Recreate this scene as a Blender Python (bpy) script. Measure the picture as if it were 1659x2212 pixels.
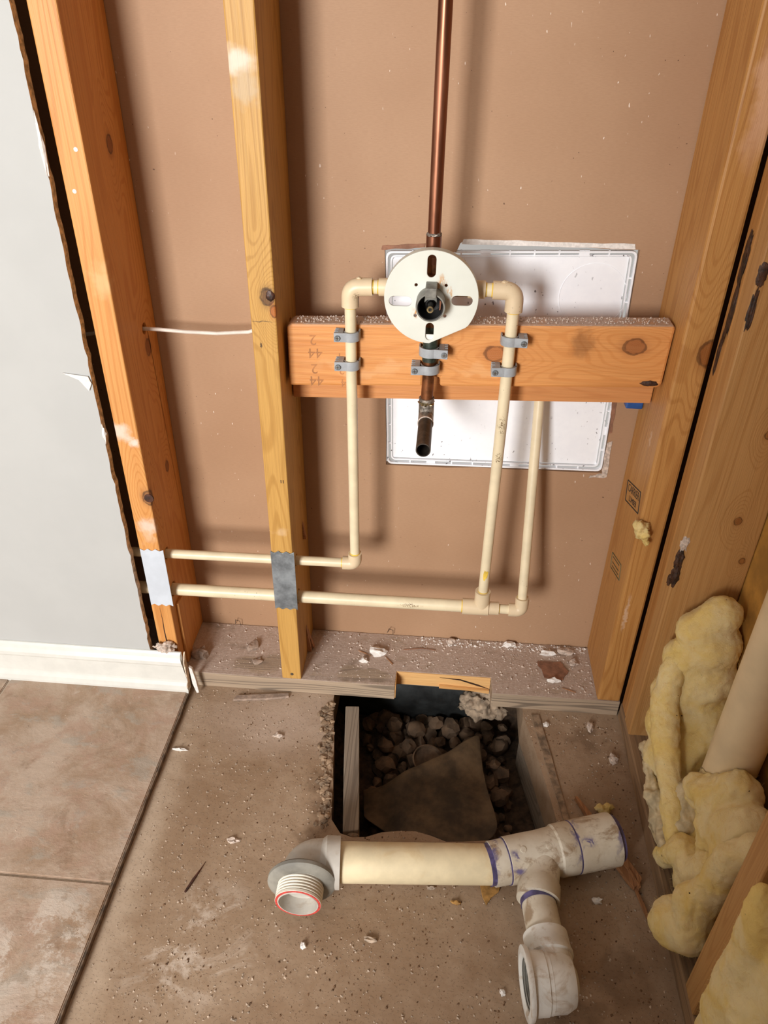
import bpy, bmesh, math, random
from mathutils import Vector, Matrix, noise
random.seed(7)
S = bpy.context.scene
for o in list(bpy.data.objects): bpy.data.objects.remove(o)
COL = S.collection

# ------------------------------------------------------------------ camera, light, exposure
cd = bpy.data.cameras.new('camera'); cam = bpy.data.objects.new('camera', cd); COL.objects.link(cam)
PITCH, YAW, ROLL = 0.59038, 0.07672, 0.01347
fw = Vector((-math.sin(YAW)*math.cos(PITCH), math.cos(YAW)*math.cos(PITCH), -math.sin(PITCH)))
rt = Vector((math.cos(YAW), math.sin(YAW), 0)); upv = rt.cross(fw)
r2 = rt*math.cos(ROLL)+upv*math.sin(ROLL); u2 = -rt*math.sin(ROLL)+upv*math.cos(ROLL)
mw = Matrix((r2, u2, -fw)).transposed().to_4x4(); mw.translation = Vector((0.26931, -1.1647, 1.11845))
cam.matrix_world = mw
cd.sensor_fit = 'HORIZONTAL'; cd.sensor_width = 36; cd.lens = 36*1657.934/1659; cd.clip_start = .02
S.camera = cam
w = bpy.data.worlds.new('world'); S.world = w; w.use_nodes = True
w.node_tree.nodes['Background'].inputs[0].default_value = (1.0, .95, .89, 1)
w.node_tree.nodes['Background'].inputs[1].default_value = .40
ld = bpy.data.lights.new('window_light', 'AREA'); ld.shape = 'RECTANGLE'; ld.size = .75; ld.size_y = 1.0
ld.energy = 112; ld.color = (1.0, .985, .965)
lo = bpy.data.objects.new('window_light', ld); COL.objects.link(lo); lo.location = (-.85, -3.2, 1.3)
lo.rotation_euler = (Vector((.25, 0, .55))-lo.location).to_track_quat('-Z', 'Y').to_euler()
S.view_settings.view_transform = 'Standard'; S.view_settings.look = 'None'
S.view_settings.exposure = 0.2; S.view_settings.gamma = 1.0; S.view_settings.use_curve_mapping = False

# ------------------------------------------------------------------ material helpers
def s2l(c): return tuple(((v/255)/12.92 if v/255 <= .04045 else ((v/255+.055)/1.055)**2.4) for v in c)+(1,)
class NT:
    def __init__(s, name):
        s.m = bpy.data.materials.new(name); s.m.use_nodes = True
        s.t = s.m.node_tree; s.b = s.t.nodes['Principled BSDF']
        s.pos = s.n('ShaderNodeNewGeometry').outputs['Position']
    def n(s, k): return s.t.nodes.new(k)
    def put(s, sock, v):
        if hasattr(v, 'is_output') or isinstance(v, bpy.types.NodeSocket): s.t.links.new(v, sock)
        else: sock.default_value = v
    def map(s, vec, scale=(1, 1, 1), loc=(0, 0, 0), rot=(0, 0, 0)):
        n = s.n('ShaderNodeMapping'); s.put(n.inputs[0], vec); n.inputs[1].default_value = loc
        n.inputs[2].default_value = rot; n.inputs[3].default_value = scale; return n.outputs[0]
    def noise(s, vec, scale, detail=4, rough=.55, dist=0):
        n = s.n('ShaderNodeTexNoise'); s.put(n.inputs['Vector'], vec); n.inputs['Scale'].default_value = scale
        n.inputs['Detail'].default_value = detail; n.inputs['Roughness'].default_value = rough
        n.inputs['Distortion'].default_value = dist; return n.outputs['Fac']
    def ramp(s, fac, lo, hi, a=0., b=1.):
        n = s.n('ShaderNodeMapRange'); n.interpolation_type = 'SMOOTHSTEP'; s.put(n.inputs[0], fac)
        n.inputs[1].default_value = lo; n.inputs[2].default_value = hi; n.inputs[3].default_value = a; n.inputs[4].default_value = b
        return n.outputs[0]
    def mix(s, fac, a, b, mode='MIX'):
        n = s.n('ShaderNodeMix'); n.data_type = 'RGBA'; n.blend_type = mode
        s.put(n.inputs[0], fac); s.put(n.inputs[6], a); s.put(n.inputs[7], b); return n.outputs[2]
    def math(s, op, a, b=0.):
        n = s.n('ShaderNodeMath'); n.operation = op; s.put(n.inputs[0], a); s.put(n.inputs[1], b); return n.outputs[0]
    def vmath(s, op, a, b, scale=None):
        n = s.n('ShaderNodeVectorMath'); n.operation = op; s.put(n.inputs[0], a)
        if op == 'SCALE': s.put(n.inputs['Scale'], b)
        else: s.put(n.inputs[1], b)
        return n.outputs['Value'] if op == 'DISTANCE' else n.outputs[0]
    def blob(s, c, rad, stretch=(1, 1, 1), rag=0., soft=.35):
        """mask 1 inside a spot at c; stretch divides distances per axis; rag roughens its edge"""
        v = s.pos
        if rag: 
            k = s.n('ShaderNodeTexNoise'); s.put(k.inputs['Vector'], v); k.inputs['Scale'].default_value = 1.1/rad; k.inputs['Detail'].default_value = 4
            d = s.vmath('SUBTRACT', k.outputs['Color'], (.5, .5, .5)); d = s.vmath('SCALE', d, rad*rag*2); v = s.vmath('ADD', v, d)
        st = tuple(1/q for q in stretch)
        v = s.vmath('MULTIPLY', v, st); cc = tuple(a*b for a, b in zip(c, st))
        return s.ramp(s.vmath('DISTANCE', v, cc), rad*(1-soft), rad, 1., 0.)
    def bump(s, h, strength=.3, dist=.002, prev=None):
        n = s.n('ShaderNodeBump'); n.inputs['Strength'].default_value = strength; n.inputs['Distance'].default_value = dist
        s.put(n.inputs['Height'], h)
        if prev is not None: s.put(n.inputs['Normal'], prev)
        return n.outputs[0]
    def done(s, col, rough=.6, nrm=None, metal=0., spec=None, sss=None):
        s.put(s.b.inputs['Base Color'], col); s.put(s.b.inputs['Roughness'], rough); s.put(s.b.inputs['Metallic'], metal)
        if nrm is not None: s.put(s.b.inputs['Normal'], nrm)
        if spec is not None: s.b.inputs['Specular IOR Level'].default_value = spec
        if sss: s.b.inputs['Subsurface Weight'].default_value = sss[0]; s.b.inputs['Subsurface Radius'].default_value = sss[1]; s.b.inputs['Subsurface Scale'].default_value = sss[2]
        return s.m

def wood(name, light, dark, axis='z', seed=0, knots=(), smears=(), rough=.5, dust=0, contrast=1., sat=1.03, bare=()):
    t = NT(name); ax = 'xyz'.index(axis)
    def sc(a, l): q = [a]*3; q[ax] = l; return tuple(q)
    v = t.map(t.pos, loc=(seed*3.1, seed*1.7, seed*2.3))
    warp = t.n('ShaderNodeTexNoise'); t.put(warp.inputs['Vector'], t.map(v, sc(6, 1.5))); warp.inputs['Scale'].default_value = 1.2
    v2 = t.vmath('ADD', t.map(v, sc(1, .05)), t.vmath('SCALE', t.vmath('SUBTRACT', warp.outputs['Color'], (.5, .5, .5)), .03))
    field = t.noise(v2, 21, 1, .4)
    for (c, r, kc) in knots:       # growth rings swell round each knot
        m = t.blob(c, r*4.5, sc(1, 2.2), .12, 1.); field = t.math('ADD', field, t.math('MULTIPLY', m, .42))
    lines = t.ramp(t.math('SINE', t.math('MULTIPLY', field, 95)), .15, 1.)
    g2 = t.noise(t.map(v, sc(1, .012)), 620, 2, .6); g3 = t.noise(t.map(v, sc(1, .3)), 9, 3); gl = t.noise(t.map(v, sc(1, .02)), 70, 3, .5)
    col = t.mix(t.math('MULTIPLY', lines, .55*contrast), s2l(light), s2l(dark))
    col = t.mix(t.math('MULTIPLY', t.ramp(gl, .35, .7), .4*contrast), col, s2l(tuple(.5*(a+b) for a, b in zip(light, dark))))
    col = t.mix(t.math('MULTIPLY', t.ramp(g2, .38, .7), .22), col, s2l(tuple(c*.75 for c in dark)))
    col = t.mix(t.math('MULTIPLY', t.ramp(g3, .4, .75), .3), col, s2l(tuple(min(255, c*1.05) for c in light)))
    for (c, r, kc) in knots:
        d = t.vmath('DISTANCE', t.pos, c); ring = t.math('SINE', t.math('MULTIPLY', d, 2600))
        halo = t.blob(c, r*1.7, sc(1, 1.5), .3, .7); col = t.mix(t.math('MULTIPLY', halo, .45), col, s2l(tuple(x*1.15 for x in kc)))
        m = t.blob(c, r, sc(1, 1.3), .35, .25)
        kk = t.mix(t.ramp(ring, -1, 1, 0, .35), s2l(tuple(min(255, x*1.12) for x in kc)), s2l(tuple(x*.75 for x in kc)))
        col = t.mix(t.math('MULTIPLY', m, .62), col, kk)
        rim = t.math('MULTIPLY', t.blob(c, r*1.05, sc(1, 1.3), .35, .12), t.math('SUBTRACT', 1., t.blob(c, r*.85, sc(1, 1.3), .35, .2)))
        col = t.mix(t.math('MULTIPLY', rim, .6), col, s2l(tuple(x*.5 for x in kc)))
    for (c, r, st, sc_, rag, amt) in smears:  # compound and stain marks; on the front brace also painted sheen
        col = t.mix(t.math('MULTIPLY', t.blob(c, r, st, rag, .7), amt), col, s2l(sc_))
    h = t.math('ADD', t.math('MULTIPLY', gl, .5), g2)
    if dust:
        nz = t.n('ShaderNodeNewGeometry'); sep = t.n('ShaderNodeSeparateXYZ'); t.t.links.new(nz.outputs['Normal'], sep.inputs[0])
        up = t.ramp(sep.outputs[2], .3, .85); d = t.noise(t.pos, 26, 6, .65); m = t.math('MULTIPLY', up, t.ramp(d, .3, .5, .35, 1.))
        for (c, r, st) in bare: m = t.math('MULTIPLY', m, t.math('SUBTRACT', 1., t.math('MULTIPLY', t.blob(c, r, st, .7, .4), .8)))
        dn = t.noise(t.pos, 240, 4, .6)
        col = t.mix(t.math('MULTIPLY', m, dust), col, t.mix(t.ramp(dn, .3, .75), s2l((176, 150, 132)), s2l((196, 174, 158))))
        h = t.math('ADD', h, t.math('MULTIPLY', t.math('MULTIPLY', dn, up), 1.2))
    hs = t.n('ShaderNodeHueSaturation'); hs.inputs['Saturation'].default_value = sat; t.put(hs.inputs['Color'], col)
    return t.done(hs.outputs[0], rough, t.bump(h, .35, .0012), spec=.4)

def plain(name, c, rough=.5, metal=0., var=.12, scale=40, bump=.0, spec=None, dirt=None, coat=0):
    t = NT(name); n = t.noise(t.pos, scale, 5, .6)
    col = t.mix(t.ramp(n, .3, .7, 0, 1), s2l(tuple(x*(1-var) for x in c)), s2l(tuple(min(255, x*(1+var*.4)) for x in c)))
    if dirt:
        dcol, amt, dsc = dirt
        d = t.noise(t.map(t.pos, loc=(4, 7, 1)), dsc, 6, .65, .6)
        col = t.mix(t.ramp(d, .52, .66, 0, amt), col, s2l(dcol))
    nr = t.bump(n, bump, .002) if bump else None
    if coat: t.b.inputs['Coat Weight'].default_value = coat
    return t.done(col, rough, nr, metal, spec)

MAT = {}
MAT['stud_left'] = wood('orange_pine', (214, 156, 96), (186, 118, 60), 'z', 1,
    knots=[((-.196, -.142, .432), .012, (112, 76, 52)), ((-.1945, -.06, .95), .010, (110, 60, 26)), ((-.1945, -.045, .655), .011, (112, 62, 28)), ((-.1945, -.05, .44), .008, (110, 60, 26))],
    smears=[((-.226, -.142, .555), .024, (1.1, 1, 1.0), (228, 212, 200), .9, .75), ((-.204, -.142, .535), .010, (1, 1, 1.2), (230, 214, 204), .9, .8), ((-.207, -.142, .375), .022, (1, 1, 1.0), (226, 208, 196), .8, .7), ((-.21, -.142, .355), .016, (1, 1, 1.4), (222, 190, 160), .9, .5), ((-.205, -.142, .79), .022, (1, 1, 1.6), (226, 186, 138), .9, .55)])
MAT['stud_mid'] = wood('yellow_pine', (200, 156, 90), (164, 118, 58), 'z', 4,
    knots=[((.026, -.142, .775), .010, (66, 36, 26)), ((.035, -.142, .755), .007, (150, 80, 40))],
    smears=[((.010, -.142, 1.055), .022, (1.2, 1, .9), (226, 214, 200), .6, .75), ((.018, -.142, 1.028), .022, (1.2, 1, 1.2), (190, 176, 152), .9, .5), ((.012, -.142, .705), .004, (.5, 1, 1.7), (60, 42, 28), .6, .9), ((.015, -.142, .74), .016, (1.4, 1, .06), (70, 56, 44), .3, .8), ((.02, -.142, .378), .018, (1, 1, .7), (216, 186, 150), .8, .45)])
MAT['stud_corner'] = wood('corner_pine', (190, 140, 84), (158, 104, 54), 'z', 8,
    knots=[((.632, -.142, .72), .016, (120, 66, 30))],
    smears=[((.62, -.142, 1.03), .035, (.6, 1, 2.8), (222, 180, 150), .6, .6), ((.607, -.142, .25), .010, (.5, 1, 5), (226, 200, 178), .8, .5), ((.593, -.05, .70), .006, (1, .7, 2.5), (96, 56, 30), .7, .85), ((.593, -.1, .565), .012, (1, .5, 2), (224, 196, 168), .9, .4)])
MAT['stud_right'] = wood('tan_pine', (186, 142, 92), (162, 114, 66), 'z', 12,
    knots=[((.706, -.2185, .50), .006, (120, 72, 36)), ((.73, -.2185, .43), .005, (130, 80, 40)), ((.71, -.2185, .64), .006, (130, 84, 44))])
MAT['stud_bark'] = wood('bark_edge_pine', (184, 134, 82), (148, 96, 50), 'z', 15)
MAT['block_front'] = wood('fir_block', (218, 154, 96), (192, 120, 64), 'x', 20,
    knots=[((.3463, -.104, .692), .013, (150, 90, 52)), ((.541, -.104, .711), .013, (134, 80, 48))],
    smears=[((.468, -.104, .712), .020, (1.1, 1, 1.4), (118, 74, 44), .8, .55), ((.17, -.104, .66), .06, (2, 1, .25), (236, 196, 150), .9, .22), ((.33, -.104, .665), .03, (2, 1, .4), (236, 196, 150), .9, .2)], dust=.9, contrast=.7)  # the two pale long smears are sheen highlights painted into the wood colour
MAT['block_back'] = wood('fir_block_rear', (208, 146, 94), (186, 120, 72), 'x', 23, contrast=.6)
MAT['plate'] = wood('weathered_plate', (178, 152, 122), (104, 88, 72), 'x', 30, dust=.95, rough=.8, contrast=1.5, sat=.85, bare=[((-.055, -.108, .036), .045, (1.4, .8, 1)), ((.16, -.12, .036), .05, (1.3, .4, 1))])
MAT['plate_side'] = wood('weathered_plate_side', (150, 120, 90), (98, 78, 60), 'y', 33, rough=.8)
MAT['fresh'] = wood('fresh_cut_pine', (232, 186, 128), (196, 132, 74), 'x', 36)
MAT['splint'] = wood('splinter_wood', (170, 122, 86), (110, 74, 50), 'y', 40)
MAT['darkboard'] = wood('damp_form_board', (150, 136, 120), (92, 80, 70), 'y', 44, rough=.85)

def kraft():
    t = NT('kraft_paper'); n = t.noise(t.pos, 3, 3); f = t.noise(t.map(t.pos, (1, 1, 6)), 140, 4, .7)
    col = t.mix(t.ramp(n, .3, .7), s2l((167, 131, 101)), s2l((178, 143, 113)))
    col = t.mix(t.math('MULTIPLY', t.ramp(f, .35, .7), .22), col, s2l((146, 108, 80)))
    fl = t.noise(t.map(t.pos, (1, 1, .35), loc=(3, 0, 5)), 260, 1, .5); reg = t.noise(t.map(t.pos, loc=(9, 2, 2)), 7, 2)
    col = t.mix(t.math('MULTIPLY', t.ramp(fl, .73, .76), t.ramp(reg, .48, .6)), col, s2l((230, 214, 200)))
    dk = t.noise(t.map(t.pos, loc=(1, 6, 8)), 190, 1, .5)
    col = t.mix(t.math('MULTIPLY', t.ramp(dk, .76, .79), .8), col, s2l((80, 52, 38)))
    return t.done(col, .62, t.bump(f, .12, .0008), spec=.35)
MAT['kraft'] = kraft()
def concrete():
    t = NT('dusty_concrete'); a = t.noise(t.pos, 5, 5, .6, .6); b = t.noise(t.pos, 38, 6, .7); c = t.noise(t.pos, 260, 4, .7)
    col = t.mix(t.ramp(a, .3, .7), s2l((150, 124, 99)), s2l((172, 148, 124)))
    col = t.mix(t.math('MULTIPLY', t.ramp(b, .35, .7), .4), col, s2l((140, 110, 82)))
    p = t.noise(t.map(t.pos, loc=(2, 3.3, 0)), 9, 6, .72, .8)
    m = t.math('MULTIPLY', t.blob((-.03, -.62, 0), .15, (1, .8, 1), .8, .8), t.ramp(p, .46, .6))
    col = t.mix(t.math('MULTIPLY', m, .75), col, s2l((212, 196, 180)))
    e = t.blob((-.165, -.5, 0), .05, (1, 9, 1), .5, .9)     # pale sawdust swept along the tile edge
    col = t.mix(t.math('MULTIPLY', e, .55), col, s2l((206, 186, 164)))
    k = t.blob((.0, -.2, 0), .16, (1.3, .8, 1), .6, .9)
    col = t.mix(t.math('MULTIPLY', k, .7), col, s2l((194, 174, 158)))
    for (q, r) in (((.49, -.68, 0), .05), ((.56, -.62, 0), .05), ((.10, -.345, 0), .032), ((.112, -.39, 0), .03), ((.105, -.44, 0), .03), ((.57, -.21, 0), .04)):
        col = t.mix(t.math('MULTIPLY', t.blob(q, r, (1, 1, 1), 1.2, .7), .5), col, s2l((96, 72, 50)))
    sp = t.noise(t.map(t.pos, loc=(7, 1, 4)), 210, 2, .6); col = t.mix(t.math('MULTIPLY', t.ramp(sp, .66, .74), .5), col, s2l((92, 68, 48)))
    col = t.mix(t.math('MULTIPLY', t.ramp(c, .62, .72), .35), col, s2l((196, 178, 158)))
    h = t.math('ADD', t.math('MULTIPLY', t.noise(t.pos, 24, 3, .5), .8), t.ramp(c, .56, .74, 0, .35))
    return t.done(col, .72, t.bump(h, .6, .005), spec=.3)
MAT['concrete'] = concrete()
def tile():
    t = NT('slate_look_tile'); a = t.noise(t.pos, 7, 8, .68, .3); b = t.noise(t.map(t.pos, loc=(5, 5, 5)), 15, 8, .7, .2); c = t.noise(t.pos, 130, 5, .7)
    k = t.noise(t.map(t.pos, (1, 1.6, 1), loc=(1, 9, 5)), 10, 7, .68, .3)
    col = t.mix(t.ramp(a, .36, .62), s2l((158, 130, 105)), s2l((184, 162, 143)))
    col = t.mix(t.math('MULTIPLY', t.ramp(b, .5, .62), .6), col, s2l((170, 138, 118)))
    col = t.mix(t.math('MULTIPLY', t.ramp(k, .52, .63), .55), col, s2l((164, 156, 144)))
    col = t.mix(t.math('MULTIPLY', t.ramp(t.noise(t.map(t.pos, loc=(4, 4, 1)), 12, 7, .7, .3), .56, .66), .5), col, s2l((136, 108, 84)))
    d = t.noise(t.map(t.pos, loc=(8, 2, 5)), 16, 8, .78); m = t.math('MULTIPLY', t.blob((-.25, -.68, .012), .14, (1, 1, 1), .9, .8), t.ramp(d, .48, .56))
    col = t.mix(t.math('MULTIPLY', m, .8), col, s2l((204, 190, 176)))
    d2 = t.noise(t.map(t.pos, loc=(1, 2, 9)), 60, 5, .7); col = t.mix(t.math('MULTIPLY', t.ramp(d2, .6, .72), .4), col, s2l((196, 180, 164)))
    h = t.math('ADD', a, t.math('ADD', t.math('MULTIPLY', k, .7), t.math('MULTIPLY', c, .15)))
    return t.done(col, t.ramp(b, .3, .7, .42, .6), t.bump(h, .55, .007), spec=.35)
MAT['tile'] = tile()
MAT['grout'] = plain('grout', (190, 172, 152), .9, scale=200)
MAT['paint'] = plain('grey_wall_paint', (181, 182, 180), .55, var=.015, scale=8, spec=.3)
MAT['trimwhite'] = plain('white_trim_paint', (214, 213, 206), .35, var=.03, scale=30, spec=.4)
MAT['torn'] = plain('torn_gypsum_edge', (226, 204, 180), .9, var=.3, scale=120, bump=.6)
MAT['gypsum'] = plain('white_gypsum', (236, 230, 224), .9, var=.08, scale=200, bump=.4)
MAT['gypdust'] = plain('dusty_gypsum', (206, 188, 174), .9, var=.2, scale=200, bump=.4)
MAT['crumb'] = plain('pale_crumbs', (184, 164, 144), .9, var=.25, scale=90)
MAT['crumbdark'] = plain('brown_crumbs', (116, 86, 60), .9, var=.3, scale=90)
def panelmat():
    t = NT('white_plastic_panel'); n = t.noise(t.pos, 60, 3); d = t.noise(t.map(t.pos, (1, 1, .6), loc=(3, 1, 7)), 150, 2, .6); g = t.noise(t.map(t.pos, loc=(2, 2, 9)), 14, 3)
    col = t.mix(t.ramp(n, .3, .7), s2l((244, 246, 251)), s2l((248, 250, 254)))
    col = t.mix(t.math('MULTIPLY', t.ramp(d, .66, .70), t.ramp(g, .45, .6)), col, s2l((120, 116, 120)))
    return t.done(col, .4, spec=.4)
MAT['panel'] = panelmat()
def cpvc(name, c, glue=.0):
    t = NT(name); n = t.noise(t.pos, 25, 4); col = t.mix(t.ramp(n, .3, .7), s2l(c), s2l(tuple(x*.94 for x in c)))
    d = t.noise(t.map(t.pos, loc=(2, 5, 3)), 300, 2, .6); g = t.noise(t.map(t.pos, loc=(6, 5, 3)), 13, 3)
    col = t.mix(t.math('MULTIPLY', t.ramp(d, .68, .74), t.ramp(g, .5, .62)), col, s2l((120, 96, 66)))
    for (c, r, st) in (((.238, -.126, .2235), .010, (2.6, 1, .5)), ((.3648, -.1236, .585), .012, (.6, 1, 1.6)), ((.3652, -.1236, .53), .009, (.7, 1, 1.4)), ((.148, -.125, .775), .008, (1, 1, 1))):
        q = t.noise(t.map(t.pos, (1, 1, 1.5), loc=c), 420, 3, .6); col = t.mix(t.math('MULTIPLY', t.blob(c, r, st, .4, .6), t.ramp(q, .5, .6)), col, s2l((112, 88, 56)))
    return t.done(col, .38, spec=.45)
MAT['cpvc'] = cpvc('cream_cpvc', (232, 216, 182)); MAT['cpvcfit'] = cpvc('tan_cpvc_fitting', (224, 202, 168))
MAT['glue'] = plain('yellow_cement', (232, 196, 84), .35)
def copper():
    t = NT('aged_copper'); n = t.noise(t.map(t.pos, (1, 1, .15)), 60, 5, .6); col = t.mix(t.ramp(n, .35, .65), s2l((126, 82, 62)), s2l((156, 106, 82)))
    return t.done(col, t.ramp(n, .3, .7, .32, .48), metal=.9)
MAT['copper'] = copper()
MAT['coppertarn'] = plain('tarnished_copper', (128, 82, 52), .42, .75, var=.35, scale=60)
MAT['copperdark'] = plain('blackened_copper', (74, 66, 58), .5, .5, var=.35, scale=70, bump=.2)
MAT['solder'] = plain('rough_solder', (150, 142, 132), .5, .6, var=.35, scale=160, bump=.8)
MAT['verdigris'] = plain('green_black_pipe', (52, 62, 52), .5, .2, var=.4, scale=120)
MAT['guard'] = plain('milky_plastic_guard', (226, 226, 214), .42, var=.05, scale=12, dirt=((190, 130, 70), .0, 40))
def guardmat():
    t = NT('milky_plastic_guard_stained'); n = t.noise(t.pos, 14, 4); col = t.mix(t.ramp(n, .3, .7), s2l((212, 214, 203)), s2l((222, 224, 214)))
    for (c, r, st) in (((.264, -.15, .806), .012, (.8, 1, 1.2)), ((.229, -.15, .764), .010, (.6, 1, 1.1)), ((.274, -.15, .792), .009, (.6, 1, 1.4))):
        d = t.noise(t.map(t.pos, (1, 1, .35), loc=c), 260, 3, .6)
        col = t.mix(t.math('MULTIPLY', t.blob(c, r, st, .7, .8), t.ramp(d, .42, .6)), col, s2l((198, 140, 70)))
    return t.done(col, .42, spec=.45, sss=(.15, (.01, .01, .008), 1.))
MAT['guard'] = guardmat()
MAT['blackmetal'] = plain('blackened_brass', (40, 38, 36), .4, .5, var=.4, scale=150)
MAT['greymetal'] = plain('grey_valve_plastic', (124, 122, 114), .45, .2, var=.2, scale=80)
MAT['brass'] = plain('worn_brass', (150, 132, 96), .35, .8, var=.3, scale=200)
MAT['clamp'] = plain('grey_clamp_plastic', (160, 164, 168), .45, var=.08, scale=60)
MAT['screw'] = plain('zinc_screw', (140, 146, 150), .4, .6, var=.25, scale=300)
MAT['galv'] = plain('galvanised_steel', (150, 158, 164), .45, .55, var=.22, scale=45)
MAT['galvwhite'] = plain('painted_steel', (204, 212, 222), .5, .1, var=.04, scale=30)
MAT['cable'] = plain('white_cable', (226, 214, 202), .5, var=.06)
MAT['pvcgrey'] = plain('pale_grey_pvc', (196, 190, 180), .42, var=.06, scale=30, dirt=((150, 124, 96), .45, 22))
MAT['pvcwhite'] = plain('white_pvc', (226, 224, 218), .4, var=.05, scale=30, dirt=((168, 138, 104), .55, 26))
MAT['pvccream'] = plain('cream_pvc', (226, 210, 174), .4, var=.07, scale=18, dirt=((206, 178, 130), .5, 14))
MAT['pvctee'] = plain('stained_white_pvc', (214, 204, 186), .42, var=.08, scale=20, dirt=((146, 116, 82), .75, 20))
def teemat():
    t = NT('stained_white_pvc'); n = t.noise(t.pos, 20, 5, .6); col = t.mix(t.ramp(n, .3, .7), s2l((200, 188, 168)), s2l((220, 212, 196)))
    d = t.noise(t.map(t.pos, loc=(4, 7, 1)), 24, 7, .7, .5); col = t.mix(t.ramp(d, .5, .64, 0, .75), col, s2l((142, 112, 80)))
    for (c, r, st) in (((.392, -.487, .055), .032, (.35, 1.3, 1.3)), ((.425, -.490, .065), .016, (1.3, .5, .8)), ((.423, -.505, .055), .012, (1.4, .5, .8)), ((.512, -.455, .07), .03, (.22, 1.4, 1.2)), ((.528, -.462, .075), .012, (1.2, .8, 1)), ((.575, -.44, .06), .03, (.2, 1.2, 1.2))):
        q = t.noise(t.map(t.pos, loc=c), 55, 5, .65, .6); col = t.mix(t.math('MULTIPLY', t.blob(c, r, st, .6, .7), t.ramp(q, .44, .56)), col, s2l((112, 104, 142)))
    return t.done(col, .42, spec=.45)
MAT['pvctee'] = teemat()
MAT['primer'] = plain('purple_primer', (92, 84, 128), .4, var=.3, scale=60)
MAT['redink'] = plain('red_sealant', (206, 74, 66), .5, var=.2, scale=200)
MAT['gasket'] = plain('grey_rubber_gasket', (140, 136, 126), .65, var=.18, scale=25)
MAT['ventpipe'] = plain('cream_vent_pvc', (226, 204, 166), .4, var=.05, scale=12)
MAT['threadwhite'] = plain('white_thread', (228, 220, 204), .45, var=.06)
def insul():
    t = NT('yellow_fibreglass'); a = t.noise(t.pos, 14, 5, .6, .6); b = t.noise(t.pos, 90, 6, .75, 1.); c = t.noise(t.map(t.pos, (1, .4, 2)), 420, 4, .8, 1.)
    col = t.mix(t.ramp(a, .35, .65), s2l((240, 208, 130)), s2l((242, 220, 168)))
    col = t.mix(t.math('MULTIPLY', t.ramp(b, .5, .75), .4), col, s2l((222, 178, 92)))
    sp = t.noise(t.map(t.pos, loc=(3, 3, 1)), 120, 1, .5); col = t.mix(t.ramp(sp, .80, .82), col, s2l((60, 44, 28)))
    h = t.math('ADD', b, t.math('MULTIPLY', c, .6))
    return t.done(col, .95, t.bump(h, .6, .005), spec=.08, sss=(.2, (.02, .014, .006), .6))
MAT['insul'] = insul()
MAT['facing'] = plain('crumpled_paper_facing', (206, 186, 148), .75, var=.16, scale=50, bump=.5)
MAT['sheath'] = plain('golden_sheathing', (190, 138, 60), .8, var=.16, scale=22, bump=.2)
MAT['soil'] = plain('dark_soil', (84, 66, 50), .95, var=.4, scale=60, bump=.8)
MAT['stone'] = plain('brown_gravel', (112, 90, 70), .85, var=.35, scale=30, bump=.3)
MAT['blackplastic'] = plain('black_plastic', (40, 42, 42), .5, var=.4, scale=30, bump=.3)
MAT['tar'] = plain('brown_felt_sheet', (98, 80, 58), .75, var=.42, scale=16, bump=.35)
MAT['mortar'] = plain('pale_mortar', (164, 144, 122), .9, var=.25, scale=70, bump=.7)
MAT['blue'] = plain('blue_plastic', (40, 84, 150), .4)
MAT['ink'] = plain('black_stamp_ink', (44, 38, 32), .8)
MAT['inkfaint'] = plain('faded_stamp_ink', (180, 122, 76), .8)
MAT['inkgreen'] = plain('faded_green_ink', (104, 96, 66), .8)
MAT['bark'] = plain('dark_bark', (66, 40, 24), .6, var=.5, scale=120, bump=.8)
MAT['knotdark'] = plain('dark_knot', (70, 38, 26), .5, var=.5, scale=150)
MAT['edgestrip'] = plain('dirty_edge_strip', (112, 92, 74), .6, var=.35, scale=80, bump=.4)
MAT['leaf'] = plain('yellow_brown_chip', (176, 132, 72), .8, var=.3, scale=80)
MAT['papertan'] = plain('brown_paper_scrap', (148, 104, 80), .75, var=.2, scale=60)
MAT['nail'] = plain('grey_nail', (110, 100, 88), .5, .6, var=.3, scale=200)
MAT['darkhole'] = plain('dark_wood_chip', (84, 44, 28), .7, var=.4, scale=120)
MAT['concbroken'] = plain('broken_concrete', (150, 126, 102), .9, var=.35, scale=60, bump=.9)
MAT['pinkmud'] = plain('dusty_mud_lump', (168, 146, 130), .9, var=.2, scale=80, bump=.5)

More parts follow.
